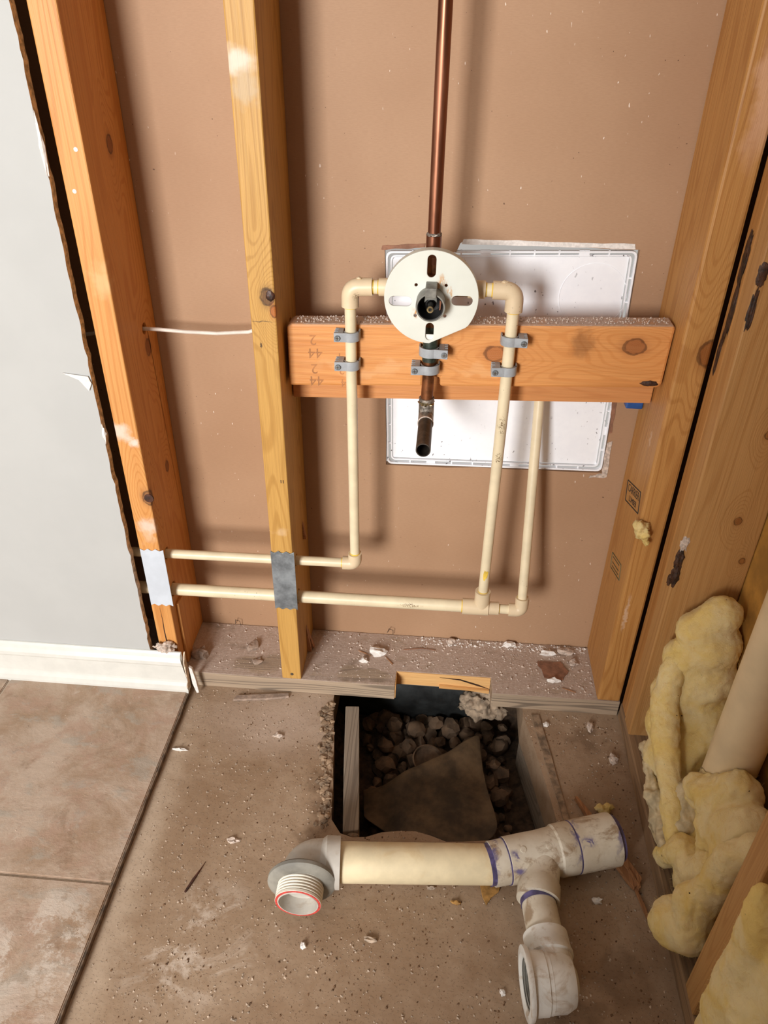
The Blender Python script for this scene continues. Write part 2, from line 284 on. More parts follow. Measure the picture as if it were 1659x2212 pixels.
# ------------------------------------------------------------------ object helpers
def wl(o):
    v = Vector((0, 0, 0))
    while o: v = v+o.location; o = o.parent
    return v
def tag(o, label=None, cat=None, group=None, kind=None):
    if label: o['label'] = label
    if cat: o['category'] = cat
    if group: o['group'] = group
    if kind: o['kind'] = kind
    return o
def thing(name, label, cat, loc, group=None):
    o = bpy.data.objects.new(name, None); COL.objects.link(o); o.location = loc; o.empty_display_size = .02
    return tag(o, label, cat, group)
def obj(name, bm, mat, parent=None, smooth=False, bevel=0, base=None, angle=35):
    """link a bmesh given in world coordinates as one object whose origin is its base"""
    bmesh.ops.recalc_face_normals(bm, faces=bm.faces)
    if parent is not None: off = wl(parent)
    else:
        vs = [v.co for v in bm.verts]
        off = Vector(((min(v.x for v in vs)+max(v.x for v in vs))/2, (min(v.y for v in vs)+max(v.y for v in vs))/2, min(v.z for v in vs)))
    bmesh.ops.translate(bm, verts=bm.verts, vec=-off)
    me = bpy.data.meshes.new(name); bm.to_mesh(me); bm.free()
    for m in (mat if isinstance(mat, (list, tuple)) else [mat]): me.materials.append(MAT[m])
    o = bpy.data.objects.new(name, me); COL.objects.link(o)
    if parent is not None: o.parent = parent
    else: o.location = off
    if smooth:
        me.polygons.foreach_set('use_smooth', [True]*len(me.polygons))
        try: me.set_sharp_from_angle(angle=math.radians(angle))
        except Exception: pass
    if bevel:
        b = o.modifiers.new('bevel', 'BEVEL'); b.width = bevel; b.segments = 2; b.limit_method = 'ANGLE'; b.angle_limit = math.radians(40)
    return o
def NB(): return bmesh.new()
def box(bm, a, b):
    r = bmesh.ops.create_cube(bm, size=1)
    for v in r['verts']:
        v.co = Vector(tuple((a[i]+b[i])/2+v.co[i]*(b[i]-a[i]) for i in range(3)))
    return bm
def BX(a, b): return box(NB(), a, b)
def fill(loops, fn, ext, bm=None):
    """fill 2D loops (outer, holes) mapped by fn to 3D and extrude by vector ext"""
    tmp = NB(); edges = []
    for lp in loops:
        vs = [tmp.verts.new(fn(*p)) for p in lp]
        edges += [tmp.edges.new((vs[i], vs[(i+1) % len(vs)])) for i in range(len(vs))]
    bmesh.ops.triangle_fill(tmp, use_beauty=True, use_dissolve=False, edges=edges)
    r = bmesh.ops.extrude_face_region(tmp, geom=list(tmp.faces))
    bmesh.ops.translate(tmp, verts=[g for g in r['geom'] if isinstance(g, bmesh.types.BMVert)], vec=Vector(ext))
    if bm is None: return tmp
    return tmp
def XZ(y): return lambda a, b: Vector((a, y, b))
def XY(z): return lambda a, b: Vector((a, b, z))
def YZ(x): return lambda a, b: Vector((x, a, b))
def circ(cx, cy, r, n=24, ph=0): return [(cx+r*math.cos(2*math.pi*i/n+ph), cy+r*math.sin(2*math.pi*i/n+ph)) for i in range(n)]
def slot(cx, cy, hw, hh, n=8):
    pts = []
    if hh > hw:
        for i in range(n+1): a = math.pi*i/n; pts.append((cx+hw*math.cos(a), cy+(hh-hw)+hw*math.sin(a)))
        for i in range(n+1): a = math.pi+math.pi*i/n; pts.append((cx+hw*math.cos(a), cy-(hh-hw)+hw*math.sin(a)))
    else:
        for i in range(n+1): a = -math.pi/2+math.pi*i/n; pts.append((cx+(hw-hh)+hh*math.cos(a), cy+hh*math.sin(a)))
        for i in range(n+1): a = math.pi/2+math.pi*i/n; pts.append((cx-(hw-hh)+hh*math.cos(a), cy+hh*math.sin(a)))
    return pts
def fillet(pts, rad, n=8):
    pts = [Vector(p) for p in pts]; out = [pts[0]]
    for i in range(1, len(pts)-1):
        p, a, b = pts[i], (pts[i-1]-pts[i]).normalized(), (pts[i+1]-pts[i]).normalized()
        ang = a.angle(b); d = rad/math.tan(ang/2); s, e = p+a*d, p+b*d
        for k in range(n+1):
            t = k/n; out.append(s*(1-t)**2+p*2*t*(1-t)+e*t*t)
    return out+[pts[-1]]
def tube(path, r, seg=24, bm=None, cap=True, hollow=None, depth=None):
    """sweep circles along a path; r a number or a list. hollow = inner radius: open bore at the end"""
    bm = bm or NB(); P = [Vector(p) for p in path]; R = r if isinstance(r, (list, tuple)) else [r]*len(P)
    T = []
    for i in range(len(P)):
        a = P[max(i-1, 0)]; b = P[min(i+1, len(P)-1)]; d = b-a
        T.append(d.normalized() if d.length > 1e-9 else T[-1])
    u = T[0].orthogonal().normalized(); rings = []
    for i, p in enumerate(P):
        u = (u-T[i]*u.dot(T[i])).normalized(); v = T[i].cross(u)
        rings.append([bm.verts.new(p+(u*math.cos(2*math.pi*k/seg)+v*math.sin(2*math.pi*k/seg))*R[i]) for k in range(seg)])
    for i in range(len(rings)-1):
        for k in range(seg): bm.faces.new((rings[i][k], rings[i][(k+1) % seg], rings[i+1][(k+1) % seg], rings[i+1][k]))
    if cap: 
        bm.faces.new(rings[0])
        if not hollow: bm.faces.new(rings[-1])
    if hollow:
        p, t = P[-1], T[-1]; v = t.cross(u); last = rings[-1]; dd = depth or .03
        for q in (p, p-t*dd):
            ring = [bm.verts.new(q+(u*math.cos(2*math.pi*k/seg)+v*math.sin(2*math.pi*k/seg))*hollow) for k in range(seg)]
            for k in range(seg): bm.faces.new((last[k], last[(k+1) % seg], ring[(k+1) % seg], ring[k]))
            last = ring
        bm.faces.new(last)
    return bm
def lathe(o, d, prof, seg=32, bm=None):
    """revolve (distance along d, radius) about the axis through o"""
    o, d = Vector(o), Vector(d).normalized()
    u = d.orthogonal().normalized(); v = d.cross(u); bm = bm or NB(); rings = []
    for (t, r) in prof:
        if r < 1e-6: rings.append([bm.verts.new(o+d*t)])
        else: rings.append([bm.verts.new(o+d*t+(u*math.cos(2*math.pi*k/seg)+v*math.sin(2*math.pi*k/seg))*r) for k in range(seg)])
    for a, b in zip(rings, rings[1:]):
        if len(a) == 1 and len(b) == 1: continue
        for k in range(seg):
            k2 = (k+1) % seg
            if len(a) == 1: bm.faces.new((a[0], b[k2], b[k]))
            elif len(b) == 1: bm.faces.new((a[k], a[k2], b[0]))
            else: bm.faces.new((a[k], a[k2], b[k2], b[k]))
    return bm
def lump(c, rad, sub=2, amp=.3, freq=1., seed=0, flat=None):
    bm = NB(); bmesh.ops.create_icosphere(bm, subdivisions=sub, radius=1)
    rad = Vector(rad if isinstance(rad, (tuple, list)) else (rad,)*3)
    for v in bm.verts:
        n = v.co.normalized(); k = 1+amp*noise.fractal(n*1.3*freq+Vector((seed*7.3, seed*3.1, seed)), .8, 2., 3)
        v.co = Vector((n.x*rad.x, n.y*rad.y, n.z*rad.z))*k
        if flat is not None and v.co.z < -flat: v.co.z = -flat
        v.co += Vector(c)
    return bm
def remesh(bm, vox, amp, freq, smooth_it=6, seed=0, lim=None, fluff=False):
    """melt overlapping blobs into one skin, then roughen it"""
    me = bpy.data.meshes.new('tmp'); bm.to_mesh(me); bm.free(); o = bpy.data.objects.new('tmp', me); COL.objects.link(o)
    m = o.modifiers.new('r', 'REMESH'); m.mode = 'VOXEL'; m.voxel_size = vox
    s = o.modifiers.new('s', 'SMOOTH'); s.iterations = smooth_it; s.factor = .6
    dg = bpy.context.evaluated_depsgraph_get(); ev = o.evaluated_get(dg); out = NB(); out.from_mesh(ev.to_mesh()); ev.to_mesh_clear()
    bpy.data.objects.remove(o); bpy.data.meshes.remove(me); out.normal_update()
    sd = Vector((seed*5.1, seed*2.7, seed*9.9))
    new = []
    for v in out.verts:
        p = v.co*freq+sd
        k = noise.fractal(p, .9, 2.1, 4)+.5*abs(noise.noise(p*.6+sd))-.35*abs(noise.noise(p*1.7))
        if fluff:
            w_ = Vector((noise.noise(v.co*14+sd), noise.noise(v.co*14-sd), noise.noise(v.co*14+sd*2)))*.03
            cr = 1-abs(noise.noise((v.co+w_)*24+sd)); cr2 = 1-abs(noise.noise((v.co+w_)*52-sd))
            k -= (.95*max(0, cr-.72)/.28+.5*max(0, cr2-.75)/.25)*.0026*fluff/amp
            k += .0009/amp*noise.fractal(v.co*160+sd, .8, 2.1, 3)
        q = v.co+v.normal*amp*k
        if lim: q = lim(q)
        new.append(q)
    for v, q in zip(out.verts, new): v.co = q
    return out
def blobs(lst, vox=.005, amp=.008, freq=22, seed=0, chain=True, lim=None, it=6, fluff=True):
    bm = NB()
    def ball(c, r):
        x = bmesh.ops.create_icosphere(bm, subdivisions=2, radius=r)
        for v in x['verts']: v.co += Vector(c)
    for i, (x, y, z, r) in enumerate(lst):
        ball((x, y, z), r)
        if chain and i:
            a = lst[i-1]
            for t in (.25, .5, .75):
                ball(tuple(a[k]*(1-t)+(x, y, z)[k]*t for k in range(3)), (a[3]*(1-t)+r*t)*.95)
    return remesh(bm, min(vox, .0032), amp, freq, it*2, seed, lim, fluff)
def fibres(src, n, ln, parent=None):
    """loose wisps standing off a fluffy piece, joined as one uncountable part"""
    off = wl(src); me = src.data; bm = NB()
    for k in range(n):
        v = random.choice(me.vertices); q = v.co+off; nn = v.normal.copy()
        t = nn.orthogonal().normalized(); t.rotate(Matrix.Rotation(random.uniform(0, 6.28), 3, nn)); b_ = nn.cross(t)
        L_ = ln*random.uniform(.4, 1.3); w_ = .00012
        p0 = q-nn*.001; p1 = q+t*L_*.5+nn*L_*random.uniform(.05, .35); p2 = q+t*L_*.9+b_*L_*random.uniform(-.3, .3)+nn*L_*random.uniform(0, .45)
        a = [bm.verts.new(x) for x in (p0-b_*w_, p0+b_*w_, p1+b_*w_, p1-b_*w_, p2)]
        bm.faces.new(a[:4]); bm.faces.new((a[3], a[2], a[4]))
    o = obj('fibre_wisps', bm, 'insul', parent or src); o['kind'] = 'stuff'; return o

# ------------------------------------------------------------------ the setting
D = .142; PT = .036; TOP = 2.4
hole = [(.100, -.03), (.100, -.10), (.099, -.152), (.106, -.20), (.114, -.25), (.119, -.30), (.126, -.348), (.128, -.385), (.132, -.41), (.1495, -.4336), (.17, -.439), (.191, -.4364), (.215, -.426),
        (.242, -.4209), (.27, -.419), (.2945, -.4244), (.32, -.433), (.3464, -.4303), (.39, -.424), (.4205, -.4169), (.45, -.407), (.48, -.395), (.501, -.388), (.494, -.34), (.487, -.30), (.472, -.217), (.4596, -.1585), (.46, -.09), (.46, -.03)]
slab = fill([[(-1.7, -3.7), (.80, -3.7), (.80, .25), (-1.7, .25)], hole], XY(0), (0, 0, -.075))
floor = tag(obj('floor', slab, 'concrete'), 'bare dusty brown concrete slab with a broken-out pit', 'floor', kind='structure')
# soil under the slab around the pit
bm = NB(); N = 40
vs = {}
for i in range(N+1):
    for j in range(N+1):
        x = .04+i/N*.52; y = -.52+j/N*.58
        d = max(0, .10-x, x-.50, -.44-y, y+.03)
        z = -.157+min(.09, d*3.2)+.012*noise.fractal(Vector((x*18, y*18, 1)), .8, 2, 4)
        vs[i, j] = bm.verts.new((x, y, z))
for i in range(N):
    for j in range(N): bm.faces.new((vs[i, j], vs[i+1, j], vs[i+1, j+1], vs[i, j+1]))
tag(obj('ground_soil', bm, 'soil', smooth=True), 'dark soil at the bottom of the floor pit', 'soil', kind='structure')
# back board with the panel cut-out
TL, TR, BR, BL = (.1755, .806), (.5475, .8185), (.5565, .4425), (.182, .436)
def ragged(pts, n, amp, seed):
    out = []
    for i in range(len(pts)):
        a, b = Vector(pts[i]), Vector(pts[(i+1) % len(pts)]); t = (b-a).normalized(); nn = Vector((-t.y, t.x))
        for k in range(n):
            q = a+(b-a)*(k/n)
            if k: q += nn*amp*noise.noise(Vector((q.x*60, q.y*60, seed)))
            out.append((q.x, q.y))
    return out
cut = ragged([TL, (.236, .812), (.243, .8065), (.282, .8065), (.289, .8205), TR, BR, BL], 7, .003, 2)
bm = fill([[(-1.7, 0), (.80, 0), (.80, TOP), (-1.7, TOP)], cut], XZ(0), (0, .0127, 0))
tag(obj('wall_back', bm, 'kraft'), 'brown kraft paper back of the far drywall sheet with a rectangular cut-out', 'wall', kind='structure')
# painted drywall at left
edge = [(-.2440+.0022*noise.noise(Vector((0, z*28, 3)))+(.004*max(0, noise.noise(Vector((4, z*70, 1)))) if random.random() < .5 else 0), z) for z in [k*.012+.02 for k in range(198)]]
wlf = fill([[(-1.7, .02)]+edge+[(-.244, TOP), (-1.7, TOP)]], XZ(-D-.0127), (0, .0127, 0))
for f in wlf.faces:
    c = f.calc_center_median()
    f.material_index = 1 if abs(f.normal.y) < .5 and c.x > -.3 else 0
wlf.normal_update()
for f in wlf.faces:
    c = f.calc_center_median(); f.material_index = 1 if (abs(f.normal.y) < .5 and c.x > -.26) else 0
wlo = tag(obj('wall_left', wlf, ['paint', 'torn']), 'pale grey painted drywall with a ragged cut edge', 'wall', kind='structure')
tag(obj('wall_right', BX((.745, -3.7, -.05), (.77, .0, TOP)), 'sheath'), 'golden exterior sheathing behind the right studs', 'wall', kind='structure')
tag(obj('wall_side', BX((-1.75, -3.7, -.05), (-1.7, .1, TOP)), 'paint'), 'pale grey painted wall across the room on the left', 'wall', kind='structure')
tag(obj('wall_added_shade', BX((-.06, -1.62, 0), (.745, -1.52, TOP)), 'paint'), 'unseen painted wall added behind the viewer to shade the lower right floor', 'wall', kind='structure')  # unseen wall, added to block window light from the lower right floor
# baseboard
prof = [(-.155, .010), (-.1735, .010), (-.1738, .018), (-.172, .027), (-.1675, .032), (-.1665, .036), (-.1665, .072), (-.168, .076), (-.1675, .083), (-.163, .090), (-.1605, .096), (-.1575, .1), (-.155, .1005)]
bb = fill([prof], YZ(-1.7), (1.518, 0, 0))
for v in bb.verts:
    if v.co.x > -.5: v.co.x += .006*noise.noise(Vector((v.co.y*90, v.co.z*60, 2)))+(.004 if v.co.z < .05 else -.002)
base = tag(obj('baseboard_left', bb, 'trimwhite'), 'white moulded baseboard with a broken right end', 'baseboard', kind='structure')
obj('broken_end', fill([[(p[0]+.0007, p[1]+.0003) if i else p for i, p in enumerate(prof)]], YZ(-.1795), (.0022, 0, 0)), 'torn', base)
# tile floor
tf = tag(obj('tile_floor', BX((-1.7, -3.6, 0), (-.180, -.1555, .0095)), 'grout'), 'tan slate-look floor tiles with pale grout', 'floor', kind='structure')
xs = [(-.5285, -.1795), (-.911, -.532), (-1.2935, -.9145), (-1.69, -1.297)]
ys = [(-.5535, -.157), (-.938, -.557), (-1.3225, -.9415), (-1.707, -1.326), (-2.09, -1.71)]
for (x0, x1) in xs:
    for (y0, y1) in ys:
        tb = BX((x0, y0, .0005), (x1, y1, .0125))
        bmesh.ops.bevel(tb, geom=[e for e in tb.edges], offset=.0016, segments=2, affect='EDGES')
        obj('tile', tb, 'tile', tf)
# dirty strip along the cut tile edge
path = [(-.1775+.0012*noise.noise(Vector((k*.5, 2, 0))), -.17-k*.02) for k in range(60)]
bm = fill([[(x-.0015, y) for x, y in path]+[(x+.0012+.0010*noise.noise(Vector((y*60, 1, 1))), y) for x, y in reversed(path)]], XY(0), (0, 0, .0105))
tag(obj('trim_1', bm, 'edgestrip'), 'dirty edge strip along the cut side of the floor tiles', 'trim', kind='structure')

# ------------------------------------------------------------------ framing
def stud(name, mat, label, x0, x1, y0, y1, z0, z1, holes=(), bevel=.0022):
    bm = fill([[(y0, z0), (y1, z0), (y1, z1), (y0, z1)]]+[circ(*h) for h in holes], YZ(x0), (x1-x0, 0, 0))
    return tag(obj(name, bm, mat, bevel=bevel), label, 'stud')
PY = -.115
stl = thing('wall_stud', 'orange pine wall stud beside the cut grey drywall, with joint compound smears', 'stud', (-.2125, -.071, PT))
bm = fill([[(-D, PT), (0, PT), (0, TOP), (-D, TOP)], circ(PY, .2995, .0105), circ(PY, .2185, .0135), circ(-.047, .686, .0085)], YZ(-.2305), (.036, 0, 0))
obj('timber', bm, 'stud_left', stl, bevel=.002)
obj('knot', lathe((-.1965, -D, .432), (0, -1, 0), [(-.001, .0085), (.0006, .0078), (.0009, 0)], 14), 'knotdark', stl)
for (z, x) in ((.955, -.2055), (.905, -.218)):
    obj('nail_dimple', lathe((x, -D, z), (0, -1, 0), [(-.0005, .0032), (.0004, .0028), (.0006, 0)], 10), 'gypsum', stl)
ck = [(-.2165, .036), (-.2150, .10), (-.2158, .14), (-.2145, .165), (-.2150, .195), (-.2135, .165), (-.2140, .14), (-.2125, .10), (-.2125, .036)]
obj('split_crack', fill([ck], XZ(-D-.0004), (0, .0008, 0)), 'bark', stl)
obj('split_shim', BX((-.1945, -.118, PT), (-.189, -.088, .185)), 'stud_left', stl, bevel=.001)
stm = thing('wall_stud', 'yellowish weathered wall stud standing in the middle with a dark knot', 'stud', (.018, -.071, PT))
bm = fill([[(-D, PT), (0, PT), (0, TOP), (-D, TOP)], circ(PY, .3025, .0105), circ(PY, .2205, .0135), circ(-.047, .704, .008)], YZ(0), (.0365, 0, 0))
obj('timber', bm, 'stud_mid', stm, bevel=.002)
obj('knot', lump((.0305, -D, .777), (.0065, .0022, .0075), 2, .35, 2, 3), 'knotdark', stm)
for (x, z, r) in ((.0195, .049, .0030),):
    obj('nail', lathe((x, -D, z), (0, -1, 0), [(-.001, r), (.0008, r), (.0012, r*.5), (.0012, 0)], 12), 'nail', stm)
for (x, z) in ((.026, .478), (.0295, .478)):
    obj('staple_mark', BX((x-.0006, -D-.0003, z-.003), (x+.0006, -D+.001, z+.003)), 'bark', stm)
for k, (z0, z1, dx) in enumerate(((.04, .105, .006), (.04, .085, .010), (.30, .335, .004))):
    obj('splinter', fill([[(.0365, z0), (.0385+dx, z0), (.037, z1)]], XZ(-.07+.01*k), (0, .008, 0)), 'splint', stm)
stc = thing('corner_stud', 'corner stud with a black lumber stamp, brace ends butting against it', 'stud', (.614, -.071, PT))
bm = fill([[(-D, PT), (0, PT), (0, TOP), (-D, TOP)]], YZ(.593), (.042, 0, 0)); obj('timber', bm, 'stud_corner', stc, bevel=.004)
r1 = thing('jack_stud', 'stud just past the dark corner gap, bark patches on its edge', 'stud', (.69, -.16, PT))
obj('timber', BX((.638, -.1785, PT), (.735, -.1445, TOP)), 'stud_bark', r1, bevel=.003)
r2s = thing('jack_stud', 'wide-faced stud behind the yellow insulation, nearest the vent pipe', 'stud', (.69, -.2, PT))
obj('timber', BX((.6375, -.2175, .018), (.744, -.1795, TOP)), 'stud_right', r2s, bevel=.0025)
for (x, y, z, rx, ry, rz, m_, sd) in ((.640, -.2165, .425, .006, .004, .018, 'bark', 1), (.641, -.2165, .395, .006, .004, .020, 'bark', 2), (.637, -.209, .380, .003, .006, .010, 'bark', 5), (.641, -.2170, .455, .006, .0025, .014, 'gypdust', 9), (.643, -.2170, .850, .006, .002, .016, 'bark', 3), (.642, -.2170, .805, .004, .002, .030, 'bark', 4)):
    obj('bark_patch', lump((x, y, z), (rx, ry, rz), 3, .5, 2, sd), m_, r2s, smooth=True)
for (y, z, ry, rz, sd) in ((-.164, .855, .008, .035, 6), (-.166, .79, .008, .045, 7), (-.16, .73, .005, .03, 8)):
    obj('bark_patch', lump((.638, y, z), (.0022, ry, rz), 3, .5, 2, sd), 'bark', r1, smooth=True)
r3 = thing('jack_stud', 'stud in the lower right corner half hidden by yellow insulation', 'stud', (.69, -.655, PT))
obj('timber', BX((.637, -.673, PT), (.744, -.635, TOP)), 'stud_right', r3, bevel=.0025)
# sole plates
sp = thing('sole_plate', 'dusty weathered sole plate with a notch sawn above the pit', 'plate', (.2, -.071, 0))
nx0, nx1, ny = .2155, .398, -.1025
pl = fill([[(-1.7, -D), (nx0, -D), (nx0+.001, ny), (nx1, ny), (nx1+.001, -D), (.636, -D), (.636, -.001), (-1.7, -.001)]], XY(.0), (0, 0, PT))
obj('timber', pl, 'plate', sp, bevel=.0012)
obj('sawn_face', BX((nx0+.0015, ny-.0012, .003), (nx1-.0005, ny+.0005, PT-.0008)), 'fresh', sp)
obj('sawn_end', BX((nx0-.0004, -D+.002, .002), (nx0+.0016, ny, PT-.001)), 'fresh', sp)
obj('split', fill([[(.30, .028), (.34, .024), (.375, .012), (.397, .006), (.375, .016), (.34, .027)]], XZ(ny-.002), (0, .0015, 0)), 'bark', sp)
obj('lifted_splinter', fill([[(.30, .010), (.397, .006), (.397, -.003), (.36, .002), (.30, .003)]], XZ(ny-.006), (0, .004, 0)), 'fresh', sp)
sp2 = tag(obj('sole_plate', BX((.637, -3.6, 0), (.737, -.1435, PT)), 'plate_side', bevel=.002), 'sole plate running along the right wall under the studs', 'plate')
# brace boards between the studs
def rr(p, k=5): return p
bf = thing('brace_board', 'front fir brace board carrying the pipe clamps, dusty on top', 'board', (.316, -.085, .63))
bm = fill([[(.041, .627), (.243, .6352), (.2435, .650), (.268, .651), (.2685, .6364), (.585, .6495), (.5905, .655), (.592, .7415), (.588, .7435), (.05, .7245), (.042, .720)]], XZ(-.104), (0, .038, 0))
obj('timber', bm, 'block_front', bf, bevel=.0045)
obj('knot_hole', lump((.572, -.1035, .6565), (.013, .003, .0045), 3, .3, 2, 4), 'bark', bf, smooth=True)
bb2 = thing('brace_board', 'rear fir brace board peeking out below the front one', 'board', (.316, -.047, .59))
bm = fill([[(.038, .590), (.5915, .6075), (.5915, .69), (.038, .672)]], XZ(-.0655), (0, .0375, 0)); obj('timber', bm, 'block_back', bb2, bevel=.0015)
# stamped lettering
def text(name, body, size, mat, parent, M, ext=.0001):
    cu = bpy.data.curves.new('t', 'FONT'); cu.body = body; cu.size = size; cu.align_x = 'CENTER'; cu.align_y = 'CENTER'; cu.extrude = ext
    o = bpy.data.objects.new('t', cu); COL.objects.link(o); dg = bpy.context.evaluated_depsgraph_get()
    bm = NB(); bm.from_mesh(o.evaluated_get(dg).to_mesh()); bpy.data.objects.remove(o)
    bmesh.ops.transform(bm, matrix=M, verts=bm.verts); return obj(name, bm, mat, parent)
def frame(o, x, y):
    x = Vector(x).normalized(); y = Vector(y).normalized(); z = x.cross(y)
    m = Matrix((x, y, z)).transposed().to_4x4(); m.translation = Vector(o); return m
for (x, z, s) in ((.0800, .702, '2'), (.0826, .6815, '44'), (.0805, .657, '2'), (.083, .6375, '44')):
    text('stamp', s, .022, 'inkfaint', bf, frame((x, -.1042, z), (-1, 0, -.03), (0, 0, -1)))
for (x, z, s) in ((.1205, .677, '4'), (.1215, .656, '2'), (.124, .636, '4')):
    text('stamp', s, .018, 'inkfaint', bf, frame((x, -.1042, z), (-1, 0, -.03), (0, 0, -1)))
ex, ey = Vector((0, -.0824, .027)), Vector((0, .010, .0335))
sc0 = Vector((.5928, -.0793, .4472))
def stampbox(c, mat, k=1.):
    bm = NB(); x, y = ex*k, ey*k
    for a, b in (((-1, -1), (1, -1)), ((1, -1), (1, 1)), ((1, 1), (-1, 1)), ((-1, 1), (-1, -1))):
        p = c+x*a[0]/2+y*a[1]/2; q = c+x*b[0]/2+y*b[1]/2; tube([p, q], .0009, 6, bm)
    return obj('stamp_box', bm, mat, stc)
stampbox(sc0, 'ink'); Mx = frame(sc0+ey*.2, ex, ey); text('stamp_lettering', 'CARRIER', .0185, 'ink', stc, Mx)
text('stamp_lettering', 'LUMBER', .0135, 'ink', stc, frame(sc0-ey*.26+ex*.02, ex, ey))
sc1 = Vector((.5928, -.072, .298)); stampbox(sc1, 'inkgreen', .8)
for a in (.3, -.05, -.3):
    bm = NB(); tube([sc1+ey*a*.8-ex*.3, sc1+ey*a*.8+ex*.25], .0008, 6, bm); obj('stamp_line', bm, 'inkgreen', stc)

# nail plates
def nailplate(x0, x1, z0, z1, mat, label):
    top = []; n = 6
    pts = [(x0, z0+.002)]
    for k in range(n+1):
        x = x0+(x1-x0)*k/n; pts += [(x-.0008, z0+(.003 if k % 2 else -.0005)), (x+.0008, z0+(.003 if k % 2 else -.0005))] if 0 < k < n else [(x, z0)]
    pts = pts[1:]
    pts2 = [(x, z1-(z-z0)) for x, z in reversed(pts)]
    bm = fill([pts+pts2], XZ(-D-.0018), (0, .0016, 0))
    return tag(obj('nail_plate', bm, mat, bevel=.0004), label, 'plate', 'nail plates over the pipe holes')
nailplate(-.2290, -.1880, .2015, .3275, 'galvwhite', 'whitish painted nail plate on the orange left stud')
nailplate(-.001, .0395, .212, .3395, 'galv', 'bare grey galvanised nail plate on the middle stud')

# ------------------------------------------------------------------ access panel behind the cut-out
ap = thing('access_panel', 'white plastic access panel seen from behind through the drywall cut-out', 'panel', (.366, .014, .43))
def quad(s): 
    c = Vector(((TL[0]+TR[0]+BR[0]+BL[0])/4, (TL[1]+TR[1]+BR[1]+BL[1])/4)); out = []
    for p in (TL, TR, BR, BL):
        d = Vector(p)-c; out.append(c+Vector((d.x-math.copysign(s, d.x), d.y-math.copysign(s, d.y))))
    return out
def roundq(s, r, n=6):
    q = quad(s); out = []
    for i in range(4):
        p, a, b = q[i], q[i-1], q[(i+1) % 4]; da, db = (a-p).normalized(), (b-p).normalized(); st, en = p+da*r, p+db*r
        for k in range(n+1): t = k/n; v = st*(1-t)**2+p*2*t*(1-t)+en*t*t; out.append((v.x, v.y))
    return out
obj('sheet', fill([[tuple(p) for p in quad(-.012)]], XZ(.0075), (0, .004, 0)), 'panel', ap)
obj('rim', fill([roundq(.002, .010), roundq(.0048, .009)], XZ(.0005), (0, .008, 0)), 'panel', ap, bevel=.0006)
obj('inner_lip', fill([roundq(.0085, .009), roundq(.0105, .008)], XZ(.004), (0, .0045, 0)), 'panel', ap)
q = quad(.006)
for i in range(4):
    a, b = q[i], q[(i+1) % 4]; L = (b-a).length; t = (b-a)/L; nn = Vector((-t.y, t.x)); m = int(L/.034)
    for k in range(1, m):
        c = a+t*(L*k/m)
        if c.y > .62 and c.y < .70: continue
        wd = .0011 if k % 4 else .0075
        pts = [c+t*wd+nn*.0045, c-t*wd+nn*.0045, c-t*wd-nn*.0045, c+t*wd-nn*.0045]
        obj('clip_rib', fill([[(p.x, p.y) for p in pts]], XZ(.0035), (0, .005, 0)), 'panel', ap)
obj('mould_ring', lathe((.492, .0075, .745), (0, -1, 0), [(0, .0505), (.0006, .0505), (.0006, .0497), (0, .0497)], 48), 'panel', ap)
bm = fill([ragged([(.289, .8185), (.5405, .8195), (.539, .8265), (.292, .8255)], 16, .0016, 5)], XZ(-.0012), (0, .0011, 0))
tag(obj('torn_paper_strip', bm, 'gypsum'), 'white torn paper strip along the top of the access panel cut-out', 'paper')
bm = fill([ragged([(.1715, .806), (.2355, .812), (.236, .8175), (.1735, .8125)], 10, .002, 9)], XZ(-.0012), (0, .0011, 0))
tag(obj('torn_paper_strip', bm, 'papertan'), 'tan torn paper strip at the upper left corner of the panel cut-out', 'paper')
bm = fill([ragged([(.554, .50), (.5625, .505), (.5645, .435), (.535, .431), (.536, .437), (.556, .4405)], 8, .003, 11)], XZ(-.0012), (0, .0011, 0))
tag(obj('torn_paper_strip', bm, 'gypdust'), 'ragged whitish paper edge at the lower right of the panel cut-out', 'paper')
bm = fill([ragged([(.549, .59), (.556, .588), (.5585, .52), (.5535, .518)], 8, .002, 12)], XZ(-.0012), (0, .0011, 0))
tag(obj('torn_paper_strip', bm, 'papertan'), 'thin brown torn edge right of the panel just under the brace', 'paper')
tag(obj('outlet_box', BX((.566, -.027, .578), (.5925, -.002, .66)), 'blue', bevel=.002), 'corner of a blue plastic box peeking out under the brace', 'box')

# ------------------------------------------------------------------ plumbing
def ringpart(name, o, d, r, wdt, mat, parent, seg=24):
    return obj(name, lathe(o, d, [(-wdt/2, r*.97), (-wdt/2, r), (wdt/2, r), (wdt/2, r*.97)], seg), mat, parent, smooth=True)
rP = .0083
# hot line (left)
hp = thing('water_pipe', 'cream plastic water pipe from the studs up to the left valve inlet', 'pipe', (.138, PY, .29))
obj('horizontal_run', tube([(-.9, PY, .2975), (-.26, PY, .2985), (.125, PY, .3025)], rP), 'cpvc', hp, smooth=True)
obj('riser', tube([(.1395, PY, .315), (.1372, PY, .76)], rP), 'cpvc', hp, smooth=True)
obj('lower_elbow', tube(fillet([(.118, PY, .3025), (.1395, PY, .3027), (.1394, PY, .3245)], .011, 8), .0118), 'cpvcfit', hp, smooth=True)
eu = obj('upper_elbow', tube(fillet([(.1685, PY, .7862), (.1374, PY, .7848), (.1372, PY, .7575)], .015, 10), .0125), 'cpvcfit', hp, smooth=True)
obj('bead', lump((.150, PY-.002, .7985), (.004, .004, .0018), 2, .3, 1, 2), 'cpvcfit', eu, smooth=True)
obj('nipple', tube([(.16, PY, .7860), (.19, PY, .7865)], .0095), 'cpvc', hp, smooth=True)
obj('socket', tube([(.1775, PY, .7864), (.199, PY, .7868)], .0122), 'cpvcfit', hp, smooth=True)
